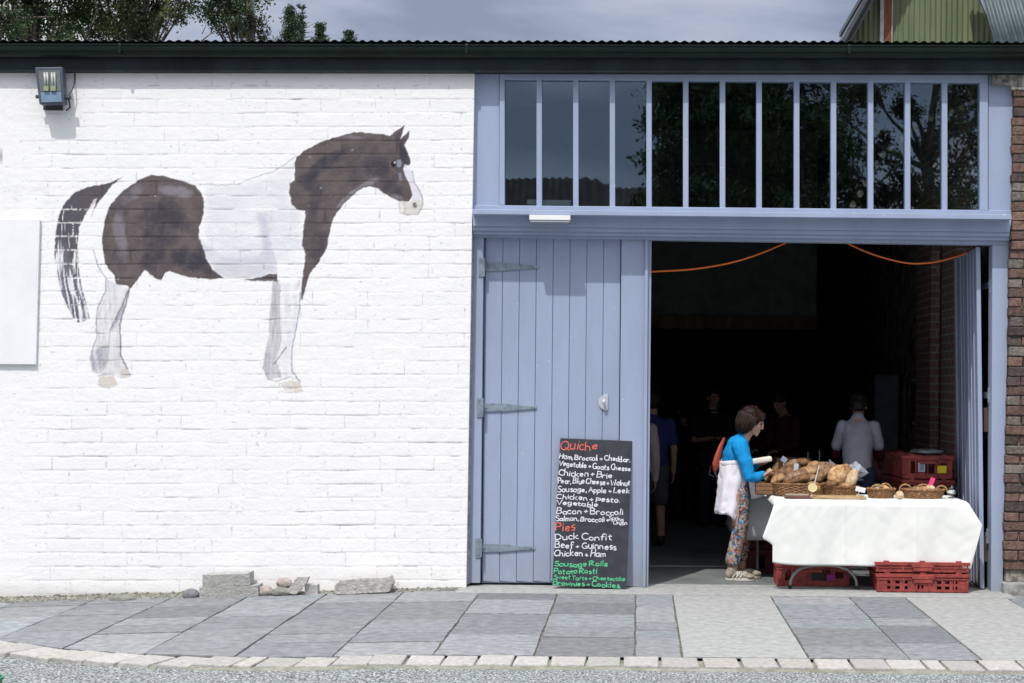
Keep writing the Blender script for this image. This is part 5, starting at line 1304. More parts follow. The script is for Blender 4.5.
# ------------------------------------------------------------------ stones along the wall
def rockmat(nm, c, c2): return mat(nm, c, rough=0.95, vs_=18, col2=c2, bump=1.0, bs=45)
SG = rockmat('grey_block', (0.40,0.40,0.39), (0.30,0.30,0.29)); SP = rockmat('pink_stone', (0.42,0.37,0.345), (0.30,0.25,0.23)); SW = rockmat('pale_stone', (0.50,0.49,0.47),(0.34,0.33,0.32)); SD = rockmat('dark_pebble', (0.22,0.225,0.24),(0.14,0.145,0.16)); SGR = rockmat('greenish_stone', (0.24,0.245,0.225),(0.16,0.165,0.145))
def roughblock(name, poly, Y0, Y1, mm, label, cat, amp=0.0024, grp=None):
    ps = [P(a_, b_, Y0) for a_, b_ in poly]
    m = MB(); m.prism([(p.x, p.z) for p in ps], Y0, Y1)
    o = m.build(name, mm, None, off=(0,0,0))
    s_ = o.modifiers.new('sub','SUBSURF'); s_.subdivision_type = 'SIMPLE'; s_.levels = 5; s_.render_levels = 5
    tx = bpy.data.textures.get('rockn') or bpy.data.textures.new('rockn', 'CLOUDS'); tx.noise_scale = 0.045; tx.noise_depth = 3
    d = o.modifiers.new('chip','DISPLACE'); d.texture = tx; d.texture_coords = 'GLOBAL'; d.strength = amp*2.2; d.mid_level = 0.5
    o.data.polygons.foreach_set('use_smooth', [False]*len(o.data.polygons))
    tag(o, label, cat, grp); return o
def pebble(px0, px1, py0, py1, Y, mm, label, cat='stone', grp='stones along the foot of the wall', flat=1.0, rough_=0.12, tilt=0.0):
    a_, b_ = P(px0, py1, Y), P(px1, py0, Y); c_ = (a_+b_)/2; sd = random.uniform(0, 90)
    m = MB(); rx, rz_ = (b_.x-a_.x)/2, (b_.z-a_.z)/2
    m.ball((0,0,0), (rx, max(rx,rz_)*0.8*flat, rz_), 24, 16, fn=lambda q: 1+rough_*mnoise.noise(q*1.7+Vector((sd,0,0)))+rough_*0.3*mnoise.noise(q*5+Vector((sd,0,0))), M=Matrix.Rotation(tilt,4,'Y'))
    o = m.build('stone', mm, None, off=(0,0,0), smooth=rough_ < 0.1); o.location = c_; tag(o, label, cat, grp); return o
roughblock('concrete_block', [(199.5,587.5),(258,585.5),(258.5,598.5),(199.5,601)], -0.20, -0.03, SG, 'longer grey concrete block lying at the wall foot, under another', 'block', grp='two stacked concrete blocks')
roughblock('concrete_block', [(202.5,575),(245,574),(249.8,572.5),(249.8,585),(202.5,587)], -0.18, -0.04, SG, 'shorter chipped grey concrete block lying on the longer one', 'block', grp='two stacked concrete blocks')
pebble(182.5,199.5,588.5,601.5,-0.16,SD,'smooth dark grey cobble left of the two stacked blocks', rough_=0.05)
pebble(257,273,585.5,597.5,-0.14,SP,'rough pinkish stone right of the stacked blocks')
pebble(276.5,292,577.5,589,-0.10,SP,'rounded reddish stone resting against the wall behind the leaning slab')
pebble(272,292,587,597.5,-0.16,SGR,'low greenish stone in front of the leaning slab')
roughblock('stone', [(286,591),(297,577.5),(308.5,577),(306,584),(296,594.5),(287,593)], -0.20, -0.13, SW, 'pale slab of stone leaning up among the pinkish stones', 'stone', grp='stones along the foot of the wall')
roughblock('stone', [(304.5,584.5),(317,585),(317.5,595),(305,595)], -0.17, -0.07, SW, 'small squarish pale stone right of the leaning slab', 'stone', grp='stones along the foot of the wall')
roughblock('stone', [(334.5,586),(340,580.5),(362,578.5),(389,577.5),(392,584),(389,592),(350,594),(335,594)], -0.22, -0.05, SW, 'longest pale weathered stone lying at the wall foot', 'stone', amp=0.006, grp='stones along the foot of the wall')
pebble(110,136,594.5,603.5,-0.20,SGR,'flat dark greenish stone in the gravel at the left', flat=0.7)
# gravel strip
m = MB(); random.seed(77)
for k in range(2600):
    x = random.uniform(-5.9, -1.45); 
    if random.random() < 0.35: x = random.uniform(-5.9, -3.6)
    s_ = random.uniform(0.004, 0.013)*(1.35 if random.random() < 0.1 else 1)
    yv = -0.015 - abs(random.gauss(0, 0.06)); dens_ = 1.0 if x < -3.4 else 0.35
    if random.random() > dens_: continue
    g = random.uniform(0.5, 1.25); m.col = (g*random.uniform(0.95,1.1), g, g*random.uniform(0.88,1.0))
    hh = max(0, 0.035*(1-abs(yv)/0.12))*(1 if x < -3.6 else 0.4)
    m.ball((x, yv, zg(x)+hh*random.random()+0.004), (s_*random.uniform(0.8,1.4), s_, s_*0.7), 6, 4)
tag(m.build('gravel', mat('gravel_stone', (0.33,0.335,0.31), rough=0.95, var=0.3, vs_=40, attr='tint'), None, off=(0,0,0), vcol=True), 'loose gravel along the foot of the white wall', 'gravel', kind='stuff')
m = MB(); v = []; f = []
for i in range(61):
    x = -6.2+i*0.08
    v += [(x, 0.01, zg(x)+0.03*(1 if x < -3.6 else 0.35)), (x, -0.07, zg(x)+0.018*(1 if x < -3.6 else 0.35)), (x, -0.135, zg(x)-0.002)]
for i in range(60):
    for k in range(2): a_ = i*3+k; f.append((a_, a_+1, a_+4, a_+3))
m.add(v, f); struct(m.build('earth_strip', mat('gritty_earth', (0.25,0.255,0.22), rough=1, var=0.3, vs_=30, bump=1, bs=80)))
# green tub whose rim shows at the lower left corner
q = P(-6, 690, -3.9)
r = thing('plastic_tub', (q.x, -3.95, zg(q.x)-0.03), 'green plastic tub standing on the road at the lower left corner', 'tub')
gtop = P(4, 677.5, -3.95).z - (zg(q.x)-0.03)
m = MB(); m.lathe([(0.001,0),(0.07,0),(0.085,gtop),(0.080,gtop),(0.066,0.008),(0.001,0.008)], c=(q.x-0.02,-3.95,zg(q.x)-0.03), n=32); m.build('tub_body', mat('green_plastic', (0.03,0.24,0.12), rough=0.4), r, smooth=False)
m = MB(); m.lathe([(0.084,gtop-0.012),(0.092,gtop-0.01),(0.092,gtop+0.002),(0.080,gtop+0.002)], c=(q.x-0.02,-3.95,zg(q.x)-0.03), n=32); m.build('rim', MATS['green_plastic'], r)
# ------------------------------------------------------------------ people
SKIN = mat('skin', (0.50,0.29,0.21), rough=0.55, var=0.08, vs_=18)
def chain(m, pts, rad, n=14, sub=3):
    """limb: smooth tapering tube with rounded ends"""
    P_ = [Vector(p) for p in pts]; q = []; rr = []
    R_ = [(r if hasattr(r,'__len__') else (r,r)) for r in rad]
    for i in range(len(P_)-1):
        for k in range(sub):
            t_ = k/sub; s_ = t_*t_*(3-2*t_); q.append(P_[i].lerp(P_[i+1], t_)); rr.append((R_[i][0]*(1-s_)+R_[i+1][0]*s_, R_[i][1]*(1-s_)+R_[i+1][1]*s_))
    q.append(P_[-1]); rr.append(R_[-1])
    m.tube(q, rr, n)
    for e, r_ in ((0, R_[0]), (-1, R_[-1])): k_ = min(r_); m.ball(P_[e], (k_,k_,k_), 12, 8)
def hand(m, wrist, d, palmn, s=1.0, curl=0.5, thumb=1):
    """five-fingered hand: d = pointing direction, palmn = palm normal"""
    d = Vector(d).normalized(); pn = Vector(palmn); pn = (pn - d*pn.dot(d)).normalized(); sd_ = d.cross(pn)*thumb
    w_ = Vector(wrist)
    M = Matrix((d, sd_, pn)).transposed().to_4x4()
    m.ball(w_ + d*0.045*s, (0.050*s, 0.040*s, 0.017*s), 12, 8, M=M)
    for k, (o_, ln) in enumerate([(0.030,0.068),(0.010,0.078),(-0.010,0.072),(-0.029,0.056)]):
        a_ = w_ + d*0.080*s + sd_*o_*s; c_ = curl
        b_ = a_ + (d*math.cos(c_*0.6)+pn*math.sin(c_*0.6))*ln*0.5*s; e_ = b_ + (d*math.cos(c_*1.6)+pn*math.sin(c_*1.6))*ln*0.32*s; g_ = e_ + (d*math.cos(c_*2.4)+pn*math.sin(c_*2.4))*ln*0.25*s
        m.tube([a_-d*0.02*s, a_, b_, e_, g_], [0.010*s,0.010*s,0.009*s,0.008*s,0.006*s], 8); m.ball(g_, 0.006*s, 6, 4)
    a_ = w_ + d*0.020*s + sd_*0.030*s; b_ = a_ + (d*0.6+sd_*0.6+pn*0.3).normalized()*0.038*s; e_ = b_ + (d*0.9+sd_*0.1+pn*0.4).normalized()*0.030*s
    m.tube([a_-sd_*0.01*s, a_, b_, e_], [0.012*s,0.012*s,0.010*s,0.007*s], 8); m.ball(e_, 0.007*s, 6, 4)
def head(m, c, fwd, up, s=1.0):
    """skull, jaw, nose, brow, lips, chin, ears. c = skull centre"""
    f = Vector(fwd).normalized(); u = Vector(up); u = (u - f*u.dot(f)).normalized(); l = u.cross(f)
    M = Matrix((f, l, u)).transposed().to_4x4(); c = Vector(c)
    g = lambda a_, b_, d_: c + (f*a_ + l*b_ + u*d_)*s
    m.ball(g(-0.008,0,0.022), (0.098*s,0.076*s,0.088*s), 20, 14, M=M)
    m.ball(g(0.028,0,-0.040), (0.062*s,0.058*s,0.074*s), 16, 12, M=M)
    m.ball(g(0.072,0,-0.095), (0.020*s,0.024*s,0.018*s), 10, 8, M=M)
    m.tube([g(0.086,0,0.018), g(0.098,0,-0.008), g(0.104,0,-0.030)], [0.009*s,0.010*s,0.012*s], 8); m.ball(g(0.101,0,-0.033), (0.012*s,0.014*s,0.010*s), 10, 8, M=M)
    m.ball(g(0.078,0,0.024), (0.016*s,0.052*s,0.011*s), 12, 8, M=M)
    m.ball(g(0.088,0,-0.062), (0.011*s,0.024*s,0.006*s), 10, 6, M=M); m.ball(g(0.085,0,-0.073), (0.010*s,0.020*s,0.007*s), 10, 6, M=M)
    for s_ in (-1,1):
        m.ball(g(0.058,s_*0.038,-0.025), (0.026*s,0.022*s,0.024*s), 10, 8, M=M)
        m.ball(g(-0.008,s_*0.078,-0.012), (0.018*s,0.009*s,0.031*s), 10, 8, M=M)
    return g, M
def eyes(name_parent, g, M, s):
    m = MB()
    for s_ in (-1,1): m.ball(g(0.083,s_*0.031,0.000), (0.008*s,0.014*s,0.007*s), 10, 8, M=M)
    m.build('eyes', mat('eye_dark', (0.03,0.025,0.02), rough=0.3), name_parent, off=(0,0,0), smooth=True)
def lower(m, hipc, hipw, kneeL, kneeR, ankL, ankR, th=0.085, kn=0.055, an=0.042):
    h = Vector(hipc)
    for k_, a_, s_ in ((kneeL, ankL, 1), (kneeR, ankR, -1)):
        chain(m, [h+Vector((0,s_*hipw,-0.02)), k_, a_], [th, kn, an])
def shoe(parent, ank, fdir, mm, sole=None, s=1.0, zf=0.0):
    f = Vector(fdir).normalized(); l = Vector((0,0,1)).cross(f); a_ = Vector((ank[0], ank[1], zf))
    M = Matrix((f, l, Vector((0,0,1)))).transposed().to_4x4()
    m = MB(); g = lambda x, y, z: a_ + f*x*s + l*y*s + Vector((0,0,z*s))
    m.ball(g(-0.015,0,0.055), (0.055*s,0.040*s,0.052*s), 14, 10, M=M); m.ball(g(0.07,0,0.045), (0.085*s,0.043*s,0.036*s), 14, 10, M=M); m.ball(g(0.135,0,0.036), (0.050*s,0.044*s,0.026*s), 14, 10, M=M)
    m.tube([g(-0.005,0,0.06), g(-0.008,0,0.115)], [0.045*s,0.043*s], 12)
    o = m.build('shoe', mm, parent, off=(0,0,0), remesh=0.006, smth=3)
    if sole:
        m = MB(); pts = []
        for k in range(20):
            t_ = 2*math.pi*k/20; x = 0.058+0.125*math.cos(t_); y = (0.040+0.006*math.cos(t_))*math.sin(t_); pts.append((x, y))
        v = [g(x, y, 0.0) for x, y in pts] + [g(x, y, 0.024) for x, y in pts]; n = 20
        m.add(v, [tuple(range(n-1,-1,-1)), tuple(range(n,2*n))] + [(i,(i+1)%n,(i+1)%n+n,i+n) for i in range(n)])
        m.build('sole', sole, o, off=(0,0,0), bevel=0.004)
        m = MB()
        for k in range(5): m.tube([g(0.035+k*0.017,-0.036,0.060-k*0.004), g(0.040+k*0.017,-0.028,0.078-k*0.005), g(0.042+k*0.017,0.028,0.080-k*0.005)], 0.0045, 5)
        for k in range(3): m.tube([g(0.00+k*0.032,-0.0445,0.030), g(0.022+k*0.03,-0.041,0.062)], 0.005, 5)
        m.build('laces', mat('pale_lace', (0.7,0.7,0.68)), o, off=(0,0,0))
    return o

# --- woman in blue at the table, seen from her right side, facing the bread (+x)
FZ = 0.011
wp = P(736, 580, 0.70)
wo = thing('person', (wp.x, 0.70, FZ), 'person in bright blue top, white apron and patterned trousers choosing bread at the table', 'person')
S_ = 13.7/FPX         # metres per pixel at this depth
def L_(px, py, y=0.0): 
    q = P(px, py, 0.70); return Vector((q.x-wp.x, y, q.z-FZ))
m = MB()
hc = L_(752.5, 421); g, M = head(m, hc, (0.93,-0.10,-0.34), (0.30,0,0.95), 0.98)
neck0 = L_(742, 441); chain(m, [hc+Vector((-0.02,0,-0.05)), neck0], [0.048,0.055])
# torso
chain(m, [L_(738,446), L_(736,460), L_(735,474), L_(736,488)], [(0.095,0.065),(0.125,0.085),(0.115,0.09),(0.125,0.10)], n=18)
lower(m, L_(736,492), 0.075, L_(743,528,0.085), L_(739,528,-0.075), L_(742,567,0.09), L_(732,569,-0.08), 0.085, 0.055, 0.04)
shR, elR, wrR = L_(738.5,445,-0.15), L_(748,476,-0.20), L_(762.5,474,-0.14)
shL, elL, wrL = L_(741,445,0.14), L_(749,473,0.17), L_(757,464,0.06)
chain(m, [shR, elR, wrR], [0.045,0.036,0.026]); chain(m, [shL, elL, wrL], [0.045,0.036,0.026])
hand(m, wrR, (1,0.25,0.10), (0.05,0.3,1), 0.92, 0.55, 1); hand(m, wrL, (1,-0.35,0.1), (0,-0.2,1), 0.92, 0.45, -1)
m.build('body', SKIN, wo, off=(0,0,0), remesh=0.0050, smth=2)
eyes(wo, g, M, 0.98)
m = MB(); tp = (0.15, 0.10)
chain(m, [L_(743,437.5), L_(738.5,445), L_(735.5,455), L_(734.5,464), L_(735.5,474)], [(0.060,0.058),(0.138,0.098),(0.150,0.110),(0.132,0.108),(0.120,0.108)], n=20)
chain(m, [shR, L_(744,461,-0.19), elR, L_(755.5,476.5,-0.17), wrR-Vector((0.015,0,0))], [0.072,0.060,0.050,0.044,0.036]); chain(m, [shL, elL, wrL], [0.066,0.050,0.036])
BT = mat('bright_blue_knit', (0.010,0.27,0.63), rough=0.85, var=0.06, vs_=8, bump=0.4, bs=160, spec=0.15)
tpo = m.build('top', BT, wo, off=(0,0,0), remesh=0.007, smth=5)
tx = bpy.data.textures.new('foldn', 'CLOUDS'); tx.noise_scale = 0.09; tx.noise_depth = 2
def folds(o, k): d = o.modifiers.new('folds','DISPLACE'); d.texture = tx; d.texture_coords = 'LOCAL'; d.strength = k; d.mid_level = 0.5
folds(tpo, 0.02)
# white apron tied round the waist, lower at the back
def skirt(name, top, bot, mm, parent, n=48, rows=14, wav=0.02, waves=8, thick=0.004, open_=None):
    """top/bot: (centre, rx, ry) ; bot z varies with angle through open_"""
    V = []; F = []
    for j in range(rows+1):
        t_ = j/rows
        for i in range(n):
            a_ = 2*math.pi*i/n; c_ = top[0].lerp(bot[0], t_); rx = top[1]*(1-t_)+bot[1]*t_; ry = top[2]*(1-t_)+bot[2]*t_
            wv = 1 + wav*8*t_*math.sin(a_*waves+1.3*t_)*0.5 + 0.02*math.sin(a_*3+4*t_)
            z_ = c_.z + (open_(a_)*t_ if open_ else 0)
            V.append(Vector((c_.x+rx*wv*math.cos(a_), c_.y+ry*wv*math.sin(a_), z_)))
    for j in range(rows):
        for i in range(n): F.append((j*n+i, j*n+(i+1)%n, (j+1)*n+(i+1)%n, (j+1)*n+i))
    m = MB(); m.add(V, F); o = m.build(name, mm, parent, off=(0,0,0), smooth=True); q = o.modifiers.new('thickness','SOLIDIFY'); q.thickness = thick; return o
AP = mat('white_apron_cloth', (0.78,0.76,0.82), rough=0.9, var=0.03, bump=0.3, bs=180, spec=0.1)
m = MB(); tc_ = L_(735.5,462); 
sk = skirt('apron', (L_(736.5,461), 0.142, 0.140), (L_(729.5,513), 0.120, 0.165), AP, wo, open_=lambda a_: 0.26*max(0, math.cos(a_)-0.45)/0.55 - 0.05*math.exp(-((math.cos(a_)-0.30)/0.25)**2) - 0.0*math.cos(a_))
folds(sk, 0.035)
m = MB(); m.tube([Vector((0.143*math.cos(a_), 0.141*math.sin(a_), 0.006*math.sin(a_*3))) + L_(736.5,462.5) for a_ in [2*math.pi*k/40 for k in range(41)]], (0.006,0.020), 8, cap=False); m.build('apron_band', AP, sk, off=(0,0,0), smooth=True)
m = MB(); m.tube([L_(748,463,-0.10), L_(751,475,-0.09), L_(755,488,-0.07), L_(757,497,-0.06)], [(0.012,0.02),(0.02,0.035),(0.025,0.055),(0.022,0.06)], 10); m.build('apron_tail', AP, sk, off=(0,0,0), smooth=True)
# patterned trousers
TR = bpy.data.materials.new('patterned_trousers'); TR.use_nodes = True; t = TR.node_tree; b = t.nodes['Principled BSDF']; b.inputs['Roughness'].default_value = 0.9
tcn = nd(t,'ShaderNodeTexCoord'); vo = nd(t,'ShaderNodeTexVoronoi'); vo.inputs['Scale'].default_value = 62; vo2 = nd(t,'ShaderNodeTexVoronoi'); vo2.inputs['Scale'].default_value = 27
t.links.new(tcn.outputs['Object'], vo.inputs['Vector']); t.links.new(tcn.outputs['Object'], vo2.inputs['Vector'])
r1 = nd(t,'ShaderNodeValToRGB'); r1.color_ramp.interpolation = 'CONSTANT'; el = r1.color_ramp.elements
cl_ = [(0.0,(0.30,0.26,0.22)),(0.16,(0.05,0.035,0.04)),(0.32,(0.02,0.14,0.33)),(0.44,(0.38,0.10,0.06)),(0.56,(0.42,0.39,0.36)),(0.70,(0.16,0.12,0.11)),(0.84,(0.05,0.22,0.36)),(0.93,(0.34,0.2,0.15))]
el[0].position = 0; el[0].color = (*cl_[0][1],1); el[1].position = cl_[1][0]; el[1].color = (*cl_[1][1],1)
for p_, c_ in cl_[2:]: x_ = el.new(p_); x_.color = (*c_,1)
s1 = nd(t,'ShaderNodeSeparateColor'); t.links.new(vo.outputs['Color'], s1.inputs[0]); t.links.new(s1.outputs[0], r1.inputs[0])
r2_ = nd(t,'ShaderNodeValToRGB'); r2_.color_ramp.interpolation = 'CONSTANT'; e2_ = r2_.color_ramp.elements; e2_[0].color = (0.015,0.12,0.30,1); e2_[1].position = 0.13; e2_[1].color = (0.42,0.33,0.28,1); x_ = e2_.new(0.2); x_.color = (0.3,0.07,0.04,1); x_ = e2_.new(0.25); x_.color = (0,0,0,1)
t.links.new(vo2.outputs['Distance'], r2_.inputs[0])
gt = nd(t,'ShaderNodeMath', operation='GREATER_THAN'); gt.inputs[1].default_value = 0.25; t.links.new(vo2.outputs['Distance'], gt.inputs[0])
mxx = nd(t,'ShaderNodeMix', data_type='RGBA'); t.links.new(gt.outputs[0], mxx.inputs[0]); t.links.new(r2_.outputs[0], mxx.inputs[6]); t.links.new(r1.outputs[0], mxx.inputs[7]); t.links.new(mxx.outputs[2], b.inputs['Base Color'])
m = MB()
chain(m, [L_(737,483), L_(738,495)], [(0.110,0.105),(0.115,0.11)], n=18)
chain(m, [L_(739,493,0.07), L_(745,525,0.085), L_(741,558,0.09)], [0.088,0.066,0.064]); chain(m, [L_(738.5,493,-0.07), L_(740.5,524,-0.075), L_(732.5,559,-0.08)], [0.090,0.066,0.068])
m.v = [p if p.z > 0.12 else Vector((p.x,p.y,0.12+ (p.z-0.12)*0.1)) for p in m.v]
tro = m.build('trousers', TR, wo, off=(0,0,0), remesh=0.008, smth=3); folds(tro, 0.012)
SH = mat('beige_trainer', (0.40,0.35,0.29), rough=0.8, var=0.25, vs_=30); SO = mat('pale_sole', (0.62,0.60,0.54), rough=0.8, var=0.08)
shoe(wo, L_(732.5,570,-0.08), (1,-0.12,0), SH, SO, 1.0); shoe(wo, L_(741,568,0.10), (1,0.10,0), SH, SO, 1.0)
# hair: brown bob with fringe
HAIR = mat('brown_hair', (0.026,0.014,0.010), rough=0.55, var=0.5, vs_=30, stretch=(1,1,0.15), bump=0.3, bs=90, spec=0.15)
def hairob(parent, g, M, s, mm, parts, amp=0.012):
    m = MB()
    for (a_, b_, d_, rx, ry, rz_) in parts: m.ball(g(a_, b_, d_), (rx*s, ry*s, rz_*s), 18, 12, M=M)
    o = m.build('hair', mm, parent, off=(0,0,0), remesh=0.006, smth=2)
    t_ = bpy.data.textures.get('hairn') or bpy.data.textures.new('hairn','CLOUDS'); t_.noise_scale = 0.022
    d = o.modifiers.new('locks','DISPLACE'); d.texture = t_; d.texture_coords = 'LOCAL'; d.strength = amp*0.9; d.mid_level = 0.5
    return o
hairob(wo, g, M, 1.0, HAIR, [(-0.022,0,0.040,0.108,0.092,0.088),(-0.060,0,-0.03,0.070,0.088,0.095),(-0.045,-0.062,-0.055,0.060,0.035,0.080),(-0.045,0.062,-0.055,0.060,0.035,0.080),(0.060,0,0.070,0.040,0.062,0.036),(-0.010,-0.075,-0.025,0.042,0.018,0.07),(-0.06,0,-0.11,0.05,0.075,0.035),(0.070,-0.03,0.048,0.028,0.03,0.03),(0.030,-0.068,0.02,0.03,0.018,0.045)])
# loose straight strands over the bob
random.seed(12); m = MB()
for k in range(190):
    ph_ = random.uniform(math.radians(52), math.radians(308)); ca, sa = math.cos(ph_), math.sin(ph_)
    rr_ = random.uniform(0.96, 1.05); dr_ = random.uniform(-0.135, -0.085) if ca < 0.2 else random.uniform(-0.10, -0.03)
    pts = [(-0.02+0.02*ca, 0.015*sa, 0.130*rr_), (-0.022+0.075*ca*rr_, 0.062*sa*rr_, 0.098), (-0.030+0.108*ca*rr_, 0.094*sa*rr_, 0.03), (-0.034+0.104*ca*rr_, 0.098*sa*rr_, -0.04), (-0.030+0.086*ca*rr_, 0.090*sa*rr_, dr_)]
    r0_ = random.uniform(0.0022, 0.004); m.tube([g(*p_) for p_ in pts], [r0_*0.6, r0_, r0_*1.1, r0_, r0_*0.3], 5)
m.build('hair_strands', mat('brown_hair_strand', (0.05,0.028,0.019), rough=0.5, var=0.3, vs_=8, spec=0.3), wo, off=(0,0,0), smooth=True)
# orange bag hanging at the back from a shoulder strap
bgp = thing('shoulder_bag', (wp.x-0.2, 0.70, FZ+0.9), 'orange red slim bag hanging on the back of the person in blue', 'bag')
q0_ = Vector((wp.x, 0.70, FZ))
m = MB(); m.tube([q0_+L_(724.5,438,0.02), q0_+L_(721,446,-0.01), q0_+L_(718,456,-0.03), q0_+L_(716,464,-0.03), q0_+L_(714.5,471,-0.03)], [(0.004,0.012),(0.010,0.025),(0.018,0.04),(0.020,0.045),(0.006,0.02)], 12)
m.build('pouch', mat('orange_red_nylon', (0.45,0.07,0.035), rough=0.6, var=0.08, bump=0.2, bs=40), bgp, smooth=True)
m = MB(); m.tube([q0_+L_(714.5,471,-0.03), q0_+L_(717,478,-0.04), q0_+L_(722,470,0.10), q0_+L_(726,450,0.15), q0_+L_(738,438.2,0.13), q0_+L_(743,446,0.12)], (0.004,0.012), 8)
m.tube([q0_+L_(711,465,-0.03), q0_+L_(709,474,-0.03), q0_+L_(714,477,-0.03)], 0.004, 6); m.build('strap', mat('dark_webbing', (0.03,0.03,0.035)), bgp)
# packet in the far hand, slice of bread in the near hand
q = q0_ + L_(761.5,460,-0.02)
m = MB(); M2 = Matrix.Translation(q) @ Matrix.Rotation(-0.17,4,'Y'); m.box(-0.085,0.085,-0.06,0.06,-0.022,0.022,M2)
o = m.build('paper_packet', mat('cream_paper', (0.74,0.70,0.60), rough=0.8, var=0.06), None, off=(0,0,0), bevel=0.012); tag(o, 'cream paper packet held over the bread by the person in blue', 'packet')

# --- other people: simple standing poses, facing direction rz (0 = +x, pi/2 = away from camera)
def s_sg(v): return 1 if v.y > 0 else -1
def standing(px_c, Y, H, rz, shirt, trouser, hairm, label, floor_py=None, armpose='down', lean=0.0, shorts=False, apron=None, sleeve='short', sleevem=None, wide=1.0, headdown=0.0):
    q = P(px_c, 500, Y); r = thing('person', (q.x, Y, 0.009), label, 'person', None, rz)
    k = H/1.75; m = MB(); lx = lambda z: lean*max(0, z-0.95*k)*1.0
    hc = Vector((lx(1.64*k)+0.02+0.10*headdown, 0, 1.63*k-0.075*headdown)); g, M = head(m, hc, (1,0,-headdown), (headdown,0,1), k)
    chain(m, [hc+Vector((-0.01,0,-0.06*k)), Vector((lx(1.45*k)-0.01,0,1.42*k))], [0.055*k,0.060*k])
    W = 0.185*k*wide
    chain(m, [Vector((lx(1.4*k),0,1.38*k)), Vector((lx(1.2*k),0,1.20*k)), Vector((0,0,1.02*k)), Vector((0,0,0.92*k))], [(0.16*k*wide,0.095*k),(0.155*k*wide,0.105*k),(0.135*k*wide,0.10*k),(0.16*k,0.115*k)][:4], n=18)
    kn = [Vector((0.02,s_*0.10*k,0.50*k)) for s_ in (1,-1)]; an = [Vector((-0.01,s_*0.11*k,0.09*k)) for s_ in (1,-1)]
    lower(m, (0,0,0.92*k), 0.085*k, kn[0], kn[1], an[0], an[1], 0.085*k, 0.058*k, 0.043*k)
    arms = []
    for s_ in (1,-1):
        sh = Vector((lx(1.4*k), s_*W, 1.365*k))
        if armpose == 'down': el = sh + Vector((-0.03*k, s_*0.05*k, -0.29*k)); wr = el + Vector((0.05*k, s_*0.0, -0.25*k)); hd = (0.15,0,-1)
        elif armpose == 'folded': el = sh + Vector((0.02*k, s_*0.06*k, -0.29*k)); wr = el + Vector((0.17*k, -s_*0.20*k, 0.04*k)); hd = (0.2,-s_,0.1)
        else: el = sh + Vector((0.06*k, s_*0.06*k, -0.28*k)); wr = el + Vector((0.24*k, -s_*0.06*k, -0.06*k)); hd = (1,-s_*0.2,-0.2)
        chain(m, [sh, el, wr], [0.052*k,0.040*k,0.028*k]); hand(m, wr, hd, (0,-s_,0) if armpose == 'down' else (0,0,-1), k, 0.35, 1)
        arms.append((sh, el, wr))
    m.build('body', SKIN, r, off=(0,0,0), remesh=0.008, smth=2); eyes(r, g, M, k)
    m = MB()
    chain(m, [Vector((lx(1.4*k),0,1.44*k)), Vector((lx(1.4*k),0,1.385*k)), Vector((lx(1.2*k),0,1.20*k)), Vector((0,0,1.02*k)), Vector((0,0,0.90*k))], [(0.075*k,0.07*k),(0.185*k*wide,0.108*k),(0.180*k*wide,0.125*k),(0.168*k*wide,0.125*k),(0.185*k*wide,0.135*k)], n=20)
    m2 = MB()
    for sh, el, wr in arms:
        if sleeve == 'long': chain(m, [sh, el, wr], [0.072*k,0.054*k,0.040*k])
        else:
            chain(m, [sh, sh.lerp(el, 0.33), sh.lerp(el, 0.68)], [0.066*k,0.066*k,0.062*k])
            if sleevem:
                m2 = MB(); chain(m2, [sh.lerp(el,0.5), el, wr], [0.054*k,0.050*k,0.036*k]); m2.build('undersleeve', sleevem, r, off=(0,0,0), remesh=0.010, smth=2)
    o = m.build('shirt', shirt, r, off=(0,0,0), remesh=0.010, smth=4); folds(o, 0.02)
    m = MB(); chain(m, [Vector((0,0,0.98*k)), Vector((0,0,0.88*k))], [(0.165*k,0.122*k),(0.175*k,0.13*k)], n=18)
    for i in (0, 1):
        hp = Vector((0,(0.085 if i == 0 else -0.085)*k,0.90*k))
        if shorts: chain(m, [hp, hp.lerp(kn[i],0.95)], [0.108*k,0.095*k])
        else: chain(m, [hp, kn[i], an[i]+Vector((0,0,-0.01))], [0.105*k,0.080*k,0.070*k])
    o = m.build('shorts' if shorts else 'trousers', trouser, r, off=(0,0,0), remesh=0.010, smth=3); folds(o, 0.02)
    for i in (0, 1): shoe(r, an[i], (1,0.15 if i == 0 else -0.15,0), mat('dark_shoe', (0.03,0.028,0.028), rough=0.6), None, k)
    if apron: skirt('apron', (Vector((0,0,1.0*k)), 0.16*k, 0.20*k), (Vector((0,0,0.55*k)), 0.20*k, 0.22*k), apron, r)
    hairob(r, g, M, k, hairm, [(-0.020,0,0.042,0.108,0.090,0.086),(-0.055,0,-0.01,0.064,0.084,0.090),(-0.06,0,-0.06,0.045,0.07,0.04)], 0.020)
    return r
HD = mat('dark_hair', (0.020,0.015,0.012), rough=0.6, var=0.4, vs_=30)
def shirtm(nm, c): return mat(nm, c, rough=0.9, var=0.08, vs_=6, bump=0.3, bs=120, spec=0.15)
DEN = shirtm('dark_denim', (0.035,0.045,0.07)); KH = shirtm('grey_checked_cloth', (0.10,0.10,0.11))
standing(857, 1.75, 1.64, math.pi/2-0.15, shirtm('grey_marl_jersey', (0.42,0.43,0.48)), DEN, HD, 'person in grey T-shirt over maroon sleeves, back turned, behind the loaves', armpose='fwd', lean=0.30, sleevem=shirtm('maroon_jersey', (0.075,0.008,0.022)), headdown=0.9, wide=0.84)
standing(651.5, 3.5, 1.60, math.pi/2+0.1, shirtm('navy_blue_jersey', (0.045,0.055,0.20)), KH, HD, 'person in dark blue T-shirt and grey shorts, back turned, by the centre post inside', shorts=True, wide=1.05)
